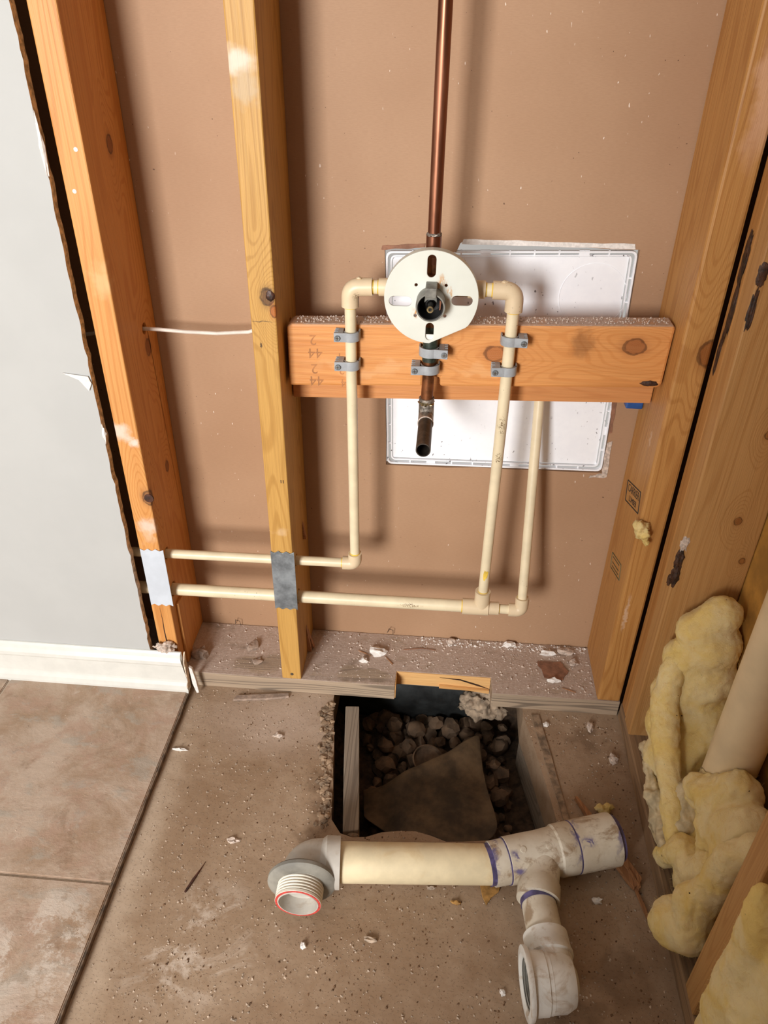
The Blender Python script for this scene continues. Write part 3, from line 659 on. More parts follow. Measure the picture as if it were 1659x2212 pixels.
for (o, d, r) in (((.1695, PY, .7861), (1, 0, 0), .0098), ((.1768, PY, .7863), (1, 0, 0), .0099), ((.1373, PY, .7565), (0, 0, 1), .0088), ((.1394, PY, .3255), (0, 0, 1), .0086), ((.1170, PY, .3024), (1, 0, 0), .0086)):
    ringpart('glue_band', o, d, r, .0022, 'glue', hp)
# cold line (right)
cp = thing('water_pipe', 'cream plastic water pipe with a tee feeding the right valve inlet', 'pipe', (.364, PY, .2))
obj('horizontal_run', tube([(-.9, PY, .2175), (-.26, PY, .218), (.335, PY, .2215)], .0111), 'cpvc', cp, smooth=True)
obj('riser', tube([(.3642, PY, .245), (.3649, PY, .60), (.3645, PY, .775)], .0086), 'cpvc', cp, smooth=True)
bm = tube([(.3305, PY, .2212), (.376, PY, .2216)], .0145); tube([(.3640, PY, .2214), (.3642, PY, .2585)], .0135, 24, bm)
obj('tee', bm, 'cpvcfit', cp, smooth=True)
obj('bushing', tube([(.373, PY, .2208), (.3945, PY, .2205)], .0118), 'cpvcfit', cp, smooth=True)
obj('nipple', tube([(.39, PY, .2203), (.42, PY, .2201)], .0084), 'cpvc', cp, smooth=True)
obj('lower_elbow', tube(fillet([(.412, PY, .2199), (.4345, PY, .2199), (.4342, PY+.004, .2455)], .011, 8), .0118), 'cpvcfit', cp, smooth=True)
obj('branch_riser', tube([(.4343, PY+.002, .235), (.4285, -.0195, .62)], rP), 'cpvc', cp, smooth=True)
eu = obj('upper_elbow', tube(fillet([(.3335, PY, .7882), (.3645, PY, .7878), (.3645, PY, .7595)], .015, 10), .0125), 'cpvcfit', cp, smooth=True)
obj('bead', lump((.349, PY-.002, .8005), (.004, .004, .0018), 2, .3, 1, 3), 'cpvcfit', eu, smooth=True)
obj('nipple', tube([(.342, PY, .7881), (.31, PY, .7881)], .0095), 'cpvc', cp, smooth=True)
obj('socket', tube([(.3235, PY, .7881), (.30, PY, .7881)], .0122), 'cpvcfit', cp, smooth=True)
for (o, d, r) in (((.3330, PY, .7881), (1, 0, 0), .0098), ((.3243, PY, .7881), (1, 0, 0), .0099), ((.3645, PY, .7585), (0, 0, 1), .0092), ((.3642, PY, .2590), (0, 0, 1), .0090), ((.3298, PY, .2213), (1, 0, 0), .0114), ((.3952, PY, .2204), (1, 0, 0), .0088), ((.4341, PY+.006, .2465), (0, 0, 1), .0086), ((.4290, -.0265, .588), (0, .2, 1), .0087)):
    ringpart('glue_band', o, d, r, .0022, 'glue', cp)
obj('glue_run', lump((.3645, PY-.0083, .30), (.0035, .0008, .011), 2, .6, 2, 6), 'glue', cp, smooth=True)
# copper riser
cr = thing('copper_pipe', 'copper riser pipe going up from the shower valve', 'pipe', (.2505, PY, .82))
obj('pipe', tube([(.2502, PY, .835), (.2504, PY, .95), (.2511, PY, 1.117), (.2535, PY, 2.3)], .0086, 28), 'copper', cr, smooth=True)
obj('coupling', lathe((.2502, PY, .818), (0, 0, 1), [(0, .010), (.0, .0112), (.014, .0114), (.0145, .0103), (.040, .0103), (.0405, .009)], 28), 'copper', cr, smooth=True)
obj('solder_joint', lump((.2502, PY, .8595), (.0104, .0104, .0042), 3, .18, 4, 2), 'solder', cr, smooth=True)
# tub spout drop
cdp = thing('copper_pipe', 'tarnished copper drop pipe ending in an open blackened spout stub', 'pipe', (.251, PY, .58))
obj('pipe', tube([(.2522, PY, .77), (.2520, PY, .70), (.2503, PY, .608)], .0090, 28), 'coppertarn', cdp, smooth=True)
obj('dark_coupling', tube([(.2521, PY, .735), (.2518, PY, .682)], .0108, 28), 'verdigris', cdp, smooth=True)
bm = lathe((.2503, PY, .622), (0, 0, -1), [(0, .009), (0, .0112), (.012, .0114), (.016, .0108), (.030, .0112)], 28)
obj('solder_elbow', tube(fillet([(.2503, PY, .623), (.2506, PY, .594), (.2507, PY-.028, .5935)], .012, 8), .0115, 28), 'solder', cdp, smooth=True)
obj('solder_lump', lump((.2500, PY-.002, .6165), (.0118, .0115, .0035), 3, .3, 4, 8), 'brass', cdp, smooth=True)
obj('white_ring', lathe((.2507, PY-.026, .5935), (0, -1, 0), [(-.001, .0112), (0, .0120), (.002, .0120), (.0025, .0110)], 28), 'gypdust', cdp, smooth=True)
obj('stub', tube([(.2507, PY-.02, .5935), (.2507, -.17, .594), (.2507, -.2255, .5945)], .0105, 32, hollow=.0090, depth=.09), 'copperdark', cdp, smooth=True)
# mixing valve with plaster guard
mv = thing('shower_valve', 'shower mixing valve behind a round milky plaster guard', 'valve', (.251, PY, .73))
GY, gx, gz = -.15, .2507, .7848; R = .0632
outer = []
for k in range(72):
    a = 2*math.pi*k/72; r = R
    dx, dz = math.cos(a)*r, math.sin(a)*r
    if dz < -.036 and 0 < dx < .05: dz = max(dz, -.0632+.0247*dx/.05)
    outer.append((gx+dx, gz+dz))
holes = [slot(gx-.001, gz+.0425, .0058, .0148), slot(gx-.041, gz-.0055, .0155, .0067), slot(gx+.0415, gz-.0020, .0142, .0067), slot(gx, gz-.0465, .0056, .0125)]
for (dx, dz) in ((-.0206, .0172), (.0192, .0178), (-.0204, -.0245), (.0197, -.0237)): holes.append(circ(gx+dx, gz+dz, .0022, 10))
holes.append(circ(gx, gz-.004, .0168, 28))
gd = obj('plaster_guard', fill([outer]+holes, XZ(GY), (0, .003, 0)), 'guard', mv, bevel=.0007)
obj('guard_rim', fill([outer, [(gx+(p[0]-gx)*.955, gz+(p[1]-gz)*.955) for p in outer]], XZ(GY+.0028), (0, .012, 0)), 'guard', mv)
obj('slot_tape', BX((gx-.006, GY+.0032, gz-.060), (gx+.006, GY+.004, gz-.0515)), 'gypsum', mv)
obj('body', lathe((gx, -.135, gz), (0, 1, 0), [(0, 0), (0, .024), (.004, .026), (.05, .026), (.055, .02), (.055, 0)], 32), 'coppertarn', mv, smooth=True)
obj('port', tube([(.197, PY, .7866), (.228, PY, .7866)], .0105), 'brass', mv, smooth=True)
obj('port', tube([(.275, PY, .7880), (.303, PY, .7880)], .0105), 'brass', mv, smooth=True)
obj('port', tube([(.2505, PY, .80), (.2502, PY, .822)], .0115), 'coppertarn', mv, smooth=True)
obj('port', tube([(.2521, PY, .77), (.2521, PY, .735)], .0115), 'coppertarn', mv, smooth=True)
sl = obj('sleeve', lathe((gx, -.14, gz-.004), (0, -1, 0), [(0, .0155), (0, .0175), (.036, .0182), (.0365, .0170), (.036, .0160), (.004, .0152), (.004, 0)], 40), 'blackmetal', mv, smooth=True)
obj('front_collar', lathe((gx, -.14, gz-.004), (0, -1, 0), [(.006, .0177), (.006, .0196), (.033, .0196), (.0368, .0190), (.0368, .0172)], 40), 'greymetal', mv, smooth=True)
obj('stop_tab', BX((gx-.0075, -.180, gz+.0095), (gx+.0075, -.1465, gz+.0225)), 'greymetal', mv, bevel=.0012)
obj('limit_plate', fill([[(gx-.0075, gz+.013), (gx+.0075, gz+.013), (gx+.0085, gz-.001), (gx+.004, gz+.003), (gx-.004, gz+.003), (gx-.0085, gz-.001)]], XZ(-.166), (0, .004, 0)), 'greymetal', mv, bevel=.0006)
obj('copper_clip', fill([[(gx+.0118, gz+.003), (gx+.0142, gz+.002), (gx+.0132, gz-.010), (gx+.0115, gz-.011)]], XZ(-.165), (0, .006, 0)), 'copper', mv)
obj('stem', lathe((gx, -.150, gz-.0035), (0, -1, 0), [(0, .0075), (.012, .0072), (.013, .0052), (.034, .0048), (.034, 0)], 12), 'blackmetal', mv)
obj('stem_tip', lathe((gx, -.1838, gz-.0035), (0, -1, 0), [(0, .0046), (.002, .0044), (.002, .0022), (-.004, .0020), (-.004, 0)], 20), 'brass', mv, smooth=True)

# pipe clamps
def clamp(x0, z0, side, r, label, h=.0135, yc=PY, yb=-.1045):
    t = thing('pipe_clamp', label, 'clamp', (x0, yb, z0), 'grey clamps on the brace board')
    Ro = r+.0052; Ri = r+.0028; n = 18; s = side
    arc = lambda rad, a0, a1: [(x0+rad*math.cos(a0+(a1-a0)*k/n), yc+rad*math.sin(a0+(a1-a0)*k/n)) for k in range(n+1)]
    # band: from the board on the far side, round the front of the pipe, to the tab side
    if s < 0: a0, a1 = 0, -math.pi*.62
    else: a0, a1 = math.pi, math.pi*1.62
    o = arc(Ro, a0, a1); i = arc(Ri, a0, a1)
    foot_o = (x0-s*Ro, yb); foot_i = (x0-s*Ri, yb)
    tabx0, tabx1 = x0+s*.002, x0+s*(Ro+.0095); fy = yc-Ro
    band = [foot_o]+o+[(tabx1, fy), (tabx1, fy+.0035), (x0+s*Ri*.4, fy+.0035)]+list(reversed(i))[2:]+[foot_i]
    bm = fill([band], XY(z0-h/2), (0, 0, h)); bmesh.ops.recalc_face_normals(bm, faces=bm.faces)
    obj('band', bm, 'clamp', t, bevel=.0006)
    x1, x2 = x0+s*(r+.0022), tabx1
    obj('inner_cradle', fill([arc(r+.0018, *( (math.pi*.15, -math.pi*1.15) if 0 else (0, -math.pi)))+list(reversed(arc(r+.0002, 0, -math.pi)))], XY(z0-h*.42), (0, 0, h*.84)), 'clamp', t)
    # toothed tab block
    comb = [(x1, yb), (x1, fy+.004), (x2, fy+.004)]
    y = fy+.004; stepn = 3; L = (yb-y)/(stepn*2+1)
    for k in range(stepn):
        y += L; comb += [(x2, y), (x2-s*.0050, y), (x2-s*.0050, y+L), (x2, y+L)]; y += L
    comb += [(x2, yb)]
    obj('toothed_tab', fill([comb], XY(z0-h/2), (0, 0, h*.98)), 'clamp', t, bevel=.0004)
    sc = obj('screw', lathe((x0+s*(Ro+.0042), fy, z0-.0005), (0, -1, 0), [(-.001, .0043), (.0008, .0043), (.0016, .0034), (.0016, 0)], 16), 'screw', t, smooth=True)
    c = Vector((x0+s*(Ro+.0042), fy-.0017, z0-.0005))
    bm = BX((c.x-.0026, c.y-.0003, c.z-.0005), (c.x+.0026, c.y+.0003, c.z+.0005)); box(bm, (c.x-.0005, c.y-.0003, c.z-.0026), (c.x+.0005, c.y+.0003, c.z+.0026))
    obj('cross_slot', bm, 'nail', sc)
clamp(.1374, .7155, -1, rP, 'upper grey plastic clamp on the left pipe, its tab to the left')
clamp(.1373, .6715, -1, rP, 'lower grey plastic clamp on the left pipe, its tab to the left')
clamp(.2521, .6975, 1, .0108, 'grey plastic clamp right below the round guard on the copper pipe')
clamp(.2515, .6715, -1, .0108, 'lower grey plastic clamp on the copper drop pipe')
clamp(.3648, .7185, 1, .0086, 'upper grey plastic clamp on the right pipe, its tab to the right')
clamp(.3649, .6735, -1, .0086, 'lower grey plastic clamp on the right pipe, its tab to the left')
# cable
bm = tube([(-.9, -.047, .66), (-.30, -.047, .671), (-.2125, -.047, .6855), (-.17, -.047, .6855), (-.13, -.047, .6835), (-.08, -.047, .683), (-.03, -.047, .6875), (.018, -.047, .703), (.034, -.047, .7045)], .0030, 12)
tag(obj('cable', bm, 'cable', smooth=True), 'thin white cable threaded through the studs', 'cable')

# ------------------------------------------------------------------ loose drain assembly
dr = thing('drain_assembly', 'loose white plastic tub drain lying on the floor before the pit', 'drain pipe', (.33, -.52, 0))
ax0, ax1 = Vector((.150, -.5125, .047)), Vector((.392, -.4885, .038))
obj('long_pipe', tube([ax0, ax1], .0290, 36), 'pvccream', dr, smooth=True)
eb = obj('left_elbow', tube(fillet([(.137, -.5135, .0475), (.1093, -.5165, .049), (.1090, -.557, .049)], .026, 12), .0325, 36), 'pvcgrey', dr, smooth=True)
hb = obj('elbow_hub', lathe((.1605, -.5120, .0467), (ax0-ax1).normalized(), [(0, .0293), (0, .0372), (.020, .0376), (.0265, .033), (.03, .032)], 40), 'pvcgrey', dr, smooth=True)
fd = Vector((.0, -1, -.02)).normalized()
obj('gasket', lathe((.1090, -.543, .0495), (.06, -1, .04), [(0, .030), (-.001, .046), (.003, .0495), (.008, .0495), (.011, .046), (.0125, .036), (.012, .031)], 44), 'gasket', dr, smooth=True)
pr = [(0, .032)]
t_ = .009
while t_ < .040:
    pr += [(t_, .0318), (t_+.0012, .0336), (t_+.0024, .0336), (t_+.0036, .0318)]; t_ += .0044
pr += [(t_, .0334), (.0475, .0334), (.048, .0328)]
tt = obj('threaded_tail', lathe((.1091, -.532, .049), fd, pr, 44), 'threadwhite', dr, smooth=True, angle=25)
obj('red_ring', lathe((.1091, -.532, .049), fd, [(.0478, .0330), (.0483, .0328), (.0483, .0292), (.0478, .029)], 44), 'redink', tt)
obj('bore', lathe((.1091, -.532, .049), fd, [(.0484, .0296), (.049, .0290), (.049, .0278), (.026, .0272), (.008, .0262), (.008, 0)], 44), 'pvcgrey', tt, smooth=True)
t0, t1 = Vector((.386, -.4885, .038)), Vector((.575, -.4315, .0415)); td = (t1-t0).normalized()
def at(k): return t0+(t1-t0)*k
obj('tee_run', lathe(t0, td, [(0, .0292), (0, .0325), (.022, .0328), (.024, .0345), (.055, .0348), (.075, .0345), (.100, .0360), (.103, .0385), (.128, .0390), (.130, .0382)], 40), 'pvctee', dr, smooth=True)
cpl = obj('end_coupling', lathe(t0, td, [(.131, .0382), (.131, .0392), (.196, .0398), (.197, .037), (.190, .0345), (.16, .0340), (.16, 0)], 40), 'pvctee', dr, smooth=True)
obj('primer_lip', lathe(t0, td, [(.19, .0348), (.2035, .0345), (.2035, .0322), (.185, .032)], 40), 'primer', cpl, smooth=True)
for (a, r, wd_) in ((.1305, .0391, .003), (.0, .0302, .014), (.023, .0340, .003)):
    ringpart('primer_band', t0+td*a, td, r, wd_, 'primer', dr, 40)
for (a, du) in ((.045, (-.1, -.25, .95)), (.085, (0, -.3, .93))):
    nrm = Vector(du).normalized(); nrm = (nrm-td*nrm.dot(td)).normalized()
    obj('moulding_boss', lathe(t0+td*a+nrm*.034, nrm, [(0, .005), (.0016, .0045), (.002, 0)], 16), 'pvctee', dr, smooth=True)
b0 = Vector((.4625, -.466, .039)); b1 = Vector((.4520, -.5385, .038)); b2 = Vector((.4610, -.632, .044))
obj('branch_neck', tube([b0, b0.lerp(b1, .35), b0.lerp(b1, .62), b0.lerp(b1, .68), b1], [.030, .0292, .0285, .0310, .0313], 36), 'pvctee', dr, smooth=True)
bd = (b2-b1).normalized()
obj('branch_pipe', tube([b1-bd*.01, b2], .0248, 36), 'pvctee', dr, smooth=True)
ringpart('primer_band', b1+bd*.003, bd, .0258, .008, 'primer', dr, 36)
h0 = b1+bd*.052
obj('drain_hub', lathe(h0, bd, [(0, .0252), (0, .0308), (.024, .0314), (.026, .0328), (.031, .0328), (.033, .030), (.04, .030)], 40), 'pvcwhite', dr, smooth=True)
fx = Vector((-1, -.12, -.02)).normalized(); fc = Vector((.4262, -.6575, .0455))
obj('drain_elbow', tube(fillet([h0+bd*.025, Vector((.4630, -.655, .0455)), fc-fx*.014], .020, 10), [.0300]*12+[.0345], 40), 'pvcwhite', dr, smooth=True)
obj('drain_barrel', lathe(fc, -fx, [(.003, .0388), (.024, .0386), (.0245, .0372), (.030, .0372)], 44), 'pvcwhite', dr, smooth=True)
obj('elbow_back', lathe(fc, -fx, [(.0245, .0370), (.048, .0362), (.060, .0300), (.066, .016), (.067, 0)], 44), 'pvcwhite', dr, smooth=True)
fl = obj('drain_flange', lathe(fc, fx, [(-.004, .030), (-.004, .0440), (.0, .0455), (.0022, .0452), (.0030, .036), (.0, .0315), (-.014, .0300), (-.014, 0)], 48), 'pvcwhite', dr, smooth=True)
for k in range(4): ringpart('inner_thread', fc+fx*(-.0012-.0028*k), fx, .0300-.0003*k, .0013, 'greymetal', fl, 36)

# ------------------------------------------------------------------ pit contents
fb = tag(obj('form_board', fill([[(.123, -.158), (.149, -.156), (.178, -.418), (.152, -.424), (.1375, -.30)]], XY(-.115), (0, 0, .105)), 'darkboard', bevel=.002), 'grey damp form board standing on edge at the left of the pit', 'board')
rb = tag(obj('form_board', fill([[(.4605, -.150), (.472, -.150), (.517, -.386), (.505, -.393), (.4905, -.30)]], XY(-.15), (0, 0, .149)), 'darkboard', bevel=.002), 'dark streaked form board lining the right side of the pit', 'board')
tag(obj('slab_chip', fill([ragged([(.474, -.157), (.489, -.157), (.522, -.382), (.512, -.387)], 5, .002, 4)], XY(.0002), (0, 0, .0025)), 'concbroken'), 'thin cracked concrete sliver beside the right form board', 'chip')
bm = NB(); n, m = 26, 10; g = {}
for i in range(n+1):
    for j in range(m+1):
        x = .10+.30*i/n; a = j/m
        y = -.045-.02*math.sin(a*math.pi)+.006*noise.noise(Vector((x*25, a*3, 1))); z = .0-.17*a
        g[i, j] = bm.verts.new((x, y, z-.002))
for i in range(n):
    for j in range(m): bm.faces.new((g[i, j], g[i+1, j], g[i+1, j+1], g[i, j+1]))
r = bmesh.ops.extrude_face_region(bm, geom=list(bm.faces)); bmesh.ops.translate(bm, verts=[q for q in r['geom'] if isinstance(q, bmesh.types.BMVert)], vec=(0, .004, 0))
tag(obj('plastic_sheet', bm, 'blackplastic', smooth=True), 'black plastic sheet hanging at the back of the pit below the notch', 'sheet')
tag(obj('mortar_clump', remesh(lump((.388, -.098, -.045), (.046, .026, .034), 3, .4, 2, 5), .003, .010, 50, 1, 3), 'mortar', smooth=True, angle=180), 'pale crumbly mortar clump at the back right of the pit', 'mortar')
# felt sheet
top = [(.165, -.262), (.204, -.262), (.24, -.243), (.27, -.228), (.30, -.205), (.325, -.192), (.35, -.168), (.385, -.138)]
bot = [(.175, -.33), (.215, -.355), (.24, -.385), (.285, -.392), (.352, -.39), (.40, -.372), (.42, -.345), (.395, -.27)]
bm = NB(); mm = 8; g = {}
for i in range(len(top)):
    for j in range(mm+1):
        t = j/mm; a, b = Vector(top[i]), Vector(bot[i]); p = a.lerp(b, t)
        z = -.098+.022*math.exp(-((t-.06)/.13)**2)*(1 if i > 1 else .2)+.012*t+.010*noise.noise(Vector((p.x*20, p.y*20, 3)))+.005*(1-abs(noise.noise(Vector((p.x*16+3, p.y*30, 7)))))
        if i < 2: z -= .02
        g[i, j] = bm.verts.new((p.x, p.y, z))
for i in range(len(top)-1):
    for j in range(mm): bm.faces.new((g[i, j], g[i+1, j], g[i+1, j+1], g[i, j+1]))
r = bmesh.ops.extrude_face_region(bm, geom=list(bm.faces)); bmesh.ops.translate(bm, verts=[q for q in r['geom'] if isinstance(q, bmesh.types.BMVert)], vec=(0, 0, -.004))
fs = obj('felt_sheet', bm, 'tar', smooth=True, angle=50); tag(fs, 'torn brown felt sheet lying over the stones in the pit', 'sheet')
sm = fs.modifiers.new('s', 'SUBSURF'); sm.levels = sm.render_levels = 2
tag(obj('broken_cap', lathe((.285, -.19, -.115), (.1, -.25, 1), [(0, .028), (.012, .030), (.013, .0275), (.004, .026), (.003, 0)], 32), 'stone', smooth=True), 'broken round brown pot rim among the pit stones', 'fragment')
# stones
meshes = []
for k in range(7):
    b = lump((0, 0, 0), (1, .84, .74), 2, .38, .9, 11+k)
    me = bpy.data.meshes.new('stone'); b.to_mesh(me); b.free(); me.materials.append(MAT['stone']); me.polygons.foreach_set('use_smooth', [True]*len(me.polygons)); me.set_sharp_from_angle(angle=math.radians(32)); meshes.append(me)
cnt = 0
def stone_tag(x, y):
    if x < .215: return 'brown gravel stone next to the left form board in the pit', 'stone', 'gravel beside the left form board'
    if x > .385: return 'brown gravel stone along the right form board in the pit', 'stone', 'gravel beside the right form board'
    if y > -.125: return 'brown gravel stone at the back of the pit below the black plastic', 'stone', 'gravel below the black plastic'
    return 'brown gravel stone in the middle of the pit beside the felt sheet', 'stone', 'gravel beside the felt sheet'
for i in range(12):
    for j in range(13):
        x = .165+i*.0245+random.uniform(-.007, .007); y = -.36+j*.0265+random.uniform(-.007, .007)
        if y > -.055: continue
        if -.385 < y < -.20 and .23 < x < .39 and random.random() < .85: continue
        s = random.choice((.010, .013, .015, .018, .021)); z = -.150+random.uniform(0, .014)
        if x < .182 and y < -.16: continue
        o = bpy.data.objects.new('stone', random.choice(meshes)); COL.objects.link(o); o.location = (x, y, z); o.scale = (s,)*3
        o.rotation_euler = [random.uniform(0, 6) for _ in range(3)]
        tag(o, *stone_tag(x, y)); cnt += 1
for (x, y, z, s) in ((.258, -.108, -.122, .021), (.33, -.10, -.118, .023), (.215, -.10, -.125, .019), (.30, -.085, -.125, .017), (.37, -.13, -.125, .017), (.415, -.185, -.12, .016), (.405, -.225, -.122, .019), (.425, -.255, -.12, .02), (.20, -.15, -.125, .019), (.205, -.20, -.122, .02), (.245, -.15, -.125, .018), (.43, -.20, -.125, .018)):
    o = bpy.data.objects.new('stone', random.choice(meshes)); COL.objects.link(o); o.location = (x, y, z); o.scale = (s,)*3
    o.rotation_euler = [random.uniform(0, 6) for _ in range(3)]
    tag(o, *stone_tag(x, y))
# rubble along the broken left edge of the pit (too small to count)
bm = NB()
for k in range(170):
    y = -.165-.265*random.random(); ex_ = .1-(y+.152)*.107
    x = ex_-abs(random.gauss(0, .010))-.001; s = random.uniform(.0015, .0065)
    c = lump((x, y, s*.15), (s, s, s*.6), 1, .5, 1, k); me = bpy.data.meshes.new('x'); c.to_mesh(me); c.free(); bm.from_mesh(me); bpy.data.meshes.remove(me)
tag(obj('edge_rubble', bm, 'concbroken', smooth=True), 'crumbled concrete lumps along the left rim of the pit', 'rubble', kind='stuff')

# ------------------------------------------------------------------ right wall cavity
tag(obj('vent_pipe', tube([(.7085, -.425, .04), (.7085, -.425, 2.3)], .0345, 40), 'ventpipe', smooth=True), 'thick cream vent pipe standing in the right wall cavity', 'pipe')
def lim(q):
    if q.x > .742: q.x = .742
    dx, dy = q.x-.7085, q.y+.425; d_ = math.hypot(dx, dy)
    if d_ < .0352: q.x, q.y = .7085+dx/d_*.0352, -.425+dy/d_*.0352
    if q.x > .742: q.x = .742
    return q
INS = 'yellow insulation in the right wall'
A = [(.704, -.262, .360, .036), (.679, -.262, .328, .034), (.705, -.268, .310, .044), (.668, -.268, .275, .036), (.708, -.274, .25, .048), (.672, -.278, .21, .044), (.71, -.285, .19, .05), (.672, -.29, .155, .044), (.712, -.30, .13, .046), (.675, -.315, .105, .044), (.70, -.34, .08, .046), (.690, -.372, .10, .038), (.672, -.35, .14, .034), (.715, -.335, .17, .03)]
ia = thing('insulation_batt', 'tall rounded yellow insulation batt leaning between stud and vent pipe', 'insulation', (.69, -.29, .04), INS)
def limA(q):
    q = lim(q)
    if q.y > -.2205: q.y = -.2205
    return q
obj('batt', blobs(A, .005, .006, 9, 1, lim=limA, it=14, fluff=.55), 'insul', ia, smooth=True, angle=180)
A2 = [(.660, -.270, .300, .018), (.648, -.288, .262, .022), (.642, -.308, .222, .024), (.641, -.346, .190, .0240), (.642, -.392, .164, .0215), (.643, -.435, .137, .019), (.643, -.468, .11, .016)]
obj('rolled_edge', blobs(A2, .004, .003, 16, 2, it=12, fluff=.5), 'insul', ia, smooth=True, angle=180)
A3 = [(.640, -.287, .088, .010), (.640, -.333, .0885, .014), (.640, -.378, .0795, .0175), (.642, -.412, .072, .0175), (.644, -.449, .070, .015), (.647, -.47, .075, .014)]
obj('torn_facing', blobs(A3, .003, .007, 32, 3), 'facing', ia, smooth=True, angle=180)
obj('torn_facing', blobs([(.66, -.42, .15, .02), (.662, -.455, .125, .022), (.66, -.48, .10, .016)], .004, .006, 40, 4), 'facing', ia, smooth=True, angle=180)
bm = fill([ragged([(.637, -.395), (.629, -.415), (.634, -.44), (.645, -.455), (.648, -.42)], 4, .003, 4)], XY(.056), (0, 0, .003))
obj('paper_flap', bm, 'facing', ia)
B = [(.672, -.432, .170, .024), (.690, -.4636, .195, .042), (.700, -.478, .232, .032), (.686, -.5024, .175, .040), (.700, -.5271, .225, .036), (.69, -.54, .18, .034), (.695, -.50, .10, .044), (.695, -.455, .12, .040)]
ib = blobs(B, .005, .010, 14, 5, lim=lim, it=8)
tag(obj('insulation_clump', ib, 'insul', smooth=True, angle=180), 'matted yellow insulation clump round the foot of the vent pipe', 'insulation', INS)
Cc = [(.645, -.4638, .0622, .0185), (.65, -.4965, .118, .0260), (.657, -.5297, .122, .0240), (.666, -.5421, .160, .028), (.664, -.575, .15, .024), (.672, -.55, .09, .026), (.66, -.51, .08, .022)]
tag(obj('insulation_clump', blobs(Cc, .004, .007, 16, 6, lim=lim, it=8), 'insul', smooth=True, angle=180), 'small folded yellow insulation curl drooping over the right sole plate', 'insulation', INS)
def limD(q):
    q = lim(q)
    if q.x > .635 and q.y < -.6335: q.y = -.6335
    return q
Dd = [(.630, -.5771, .076, .037), (.640, -.5980, .094, .032), (.645, -.5785, .1266, .0330), (.657, -.5769, .175, .0260), (.668, -.5725, .2250, .0240), (.69, -.575, .25, .024)]
tag(obj('insulation_clump', blobs(Dd, .004, .005, 12, 7, lim=limD, it=12, fluff=.7), 'insul', smooth=True, angle=180), 'fat rounded yellow insulation end bulging past the lower right stud', 'insulation', INS)
Ee = [(.622, -.705, .372, .014), (.628, -.712, .345, .022), (.636, -.712, .31, .026), (.642, -.714, .262, .0300), (.646, -.7168, .205, .0360), (.646, -.7250, .1592, .0400), (.645, -.726, .1145, .0350), (.66, -.7506, .2153, .045), (.67, -.745, .30, .042), (.668, -.735, .365, .036), (.70, -.76, .28, .045), (.69, -.79, .16, .05)]
def limE(q):
    q = lim(q)
    if q.y > -.676: q.y = -.676
    return q
tag(obj('insulation_batt', blobs(Ee, .005, .005, 9, 8, lim=limE, it=14, fluff=.6), 'insul', smooth=True, angle=180), 'broad yellow insulation batt at the lower right edge, before the stud', 'insulation', INS)
tag(obj('insulation_tuft', blobs([(.588, -.150, .440, .008), (.597, -.151, .432, .012), (.601, -.151, .420, .012), (.608, -.150, .410, .008)], .0025, .006, 90, 9), 'insul', smooth=True, angle=180), 'small yellow insulation tuft stuck on the corner stud', 'insulation')
tag(obj('insulation_tuft', blobs([(.566, -.357, .009, .007), (.577, -.354, .010, .0085), (.589, -.351, .009, .007), (.580, -.368, .008, .0075)], .0025, .005, 90, 10), 'insul', smooth=True, angle=180), 'tiny yellow insulation tuft lying on the floor by the splintered wood', 'insulation')

for o in list(COL.objects):
    if o.type == 'MESH' and o.data.materials and o.data.materials[0] == MAT['insul'] and (o.name.startswith(('insulation', 'batt', 'rolled'))):
        fibres(o, 120 if 'tuft' in o.name else 900, .006 if 'tuft' in o.name else .010, o if o.parent is None else None)
# ------------------------------------------------------------------ debris
wsp = thing('wood_splinter', 'long splintered strip of brown wood beside the drain end', 'wood', (.575, -.43, 0))
def sliver(name, pts, h, mat, parent=None, z=.0015, label=None, cat=None, group=None):
    o = obj(name, fill([pts], XY(z), (0, 0, h)), mat, parent, bevel=.0005)
    return tag(o, label, cat, group) if label else o
sliver('strip', [(.533, -.337), (.5365, -.337), (.586, -.415), (.617, -.474), (.613, -.482), (.606, -.474), (.5725, -.426), (.560, -.398)], .010, 'splint', wsp, .002)
sliver('strip', [(.574, -.424), (.582, -.428), (.610, -.482), (.603, -.490), (.594, -.478), (.572, -.436)], .008, 'splint', wsp, .002)
sliver('strip', [(.600, -.470), (.603, -.470), (.616, -.515), (.619, -.54), (.616, -.54), (.608, -.505)], .004, 'splint', wsp, .001)
sliver('strip', [(.608, -.468), (.612, -.466), (.612, -.49), (.609, -.492)], .012, 'splint', wsp, .001)
sliver('strip', [(.597, -.462), (.600, -.461), (.611, -.487), (.609, -.490)], .012, 'splint', wsp, .002)
sliver('wood_splinter', [(-.0700, -.553), (-.0675, -.5535), (-.060, -.532), (-.0515, -.503), (-.0545, -.512), (-.0635, -.532)], .003, 'darkhole', label='small dark reddish splinter on the open floor by the tiles', cat='wood')
sliver('wood_chip', [(.371, -.497), (.403, -.498), (.400, -.510), (.389, -.520), (.3805, -.533), (.375, -.520)], .003, 'leaf', label='yellow-brown wood chip under the long drain pipe', cat='chip')
sliver('wood_splinter', [(-.085, -.165), (-.02, -.155), (.012, -.150), (.014, -.158), (-.03, -.168), (-.09, -.176)], .005, 'pinkmud', z=.0005, label='dust-covered strip of wood just in front of the sole plate', cat='wood')
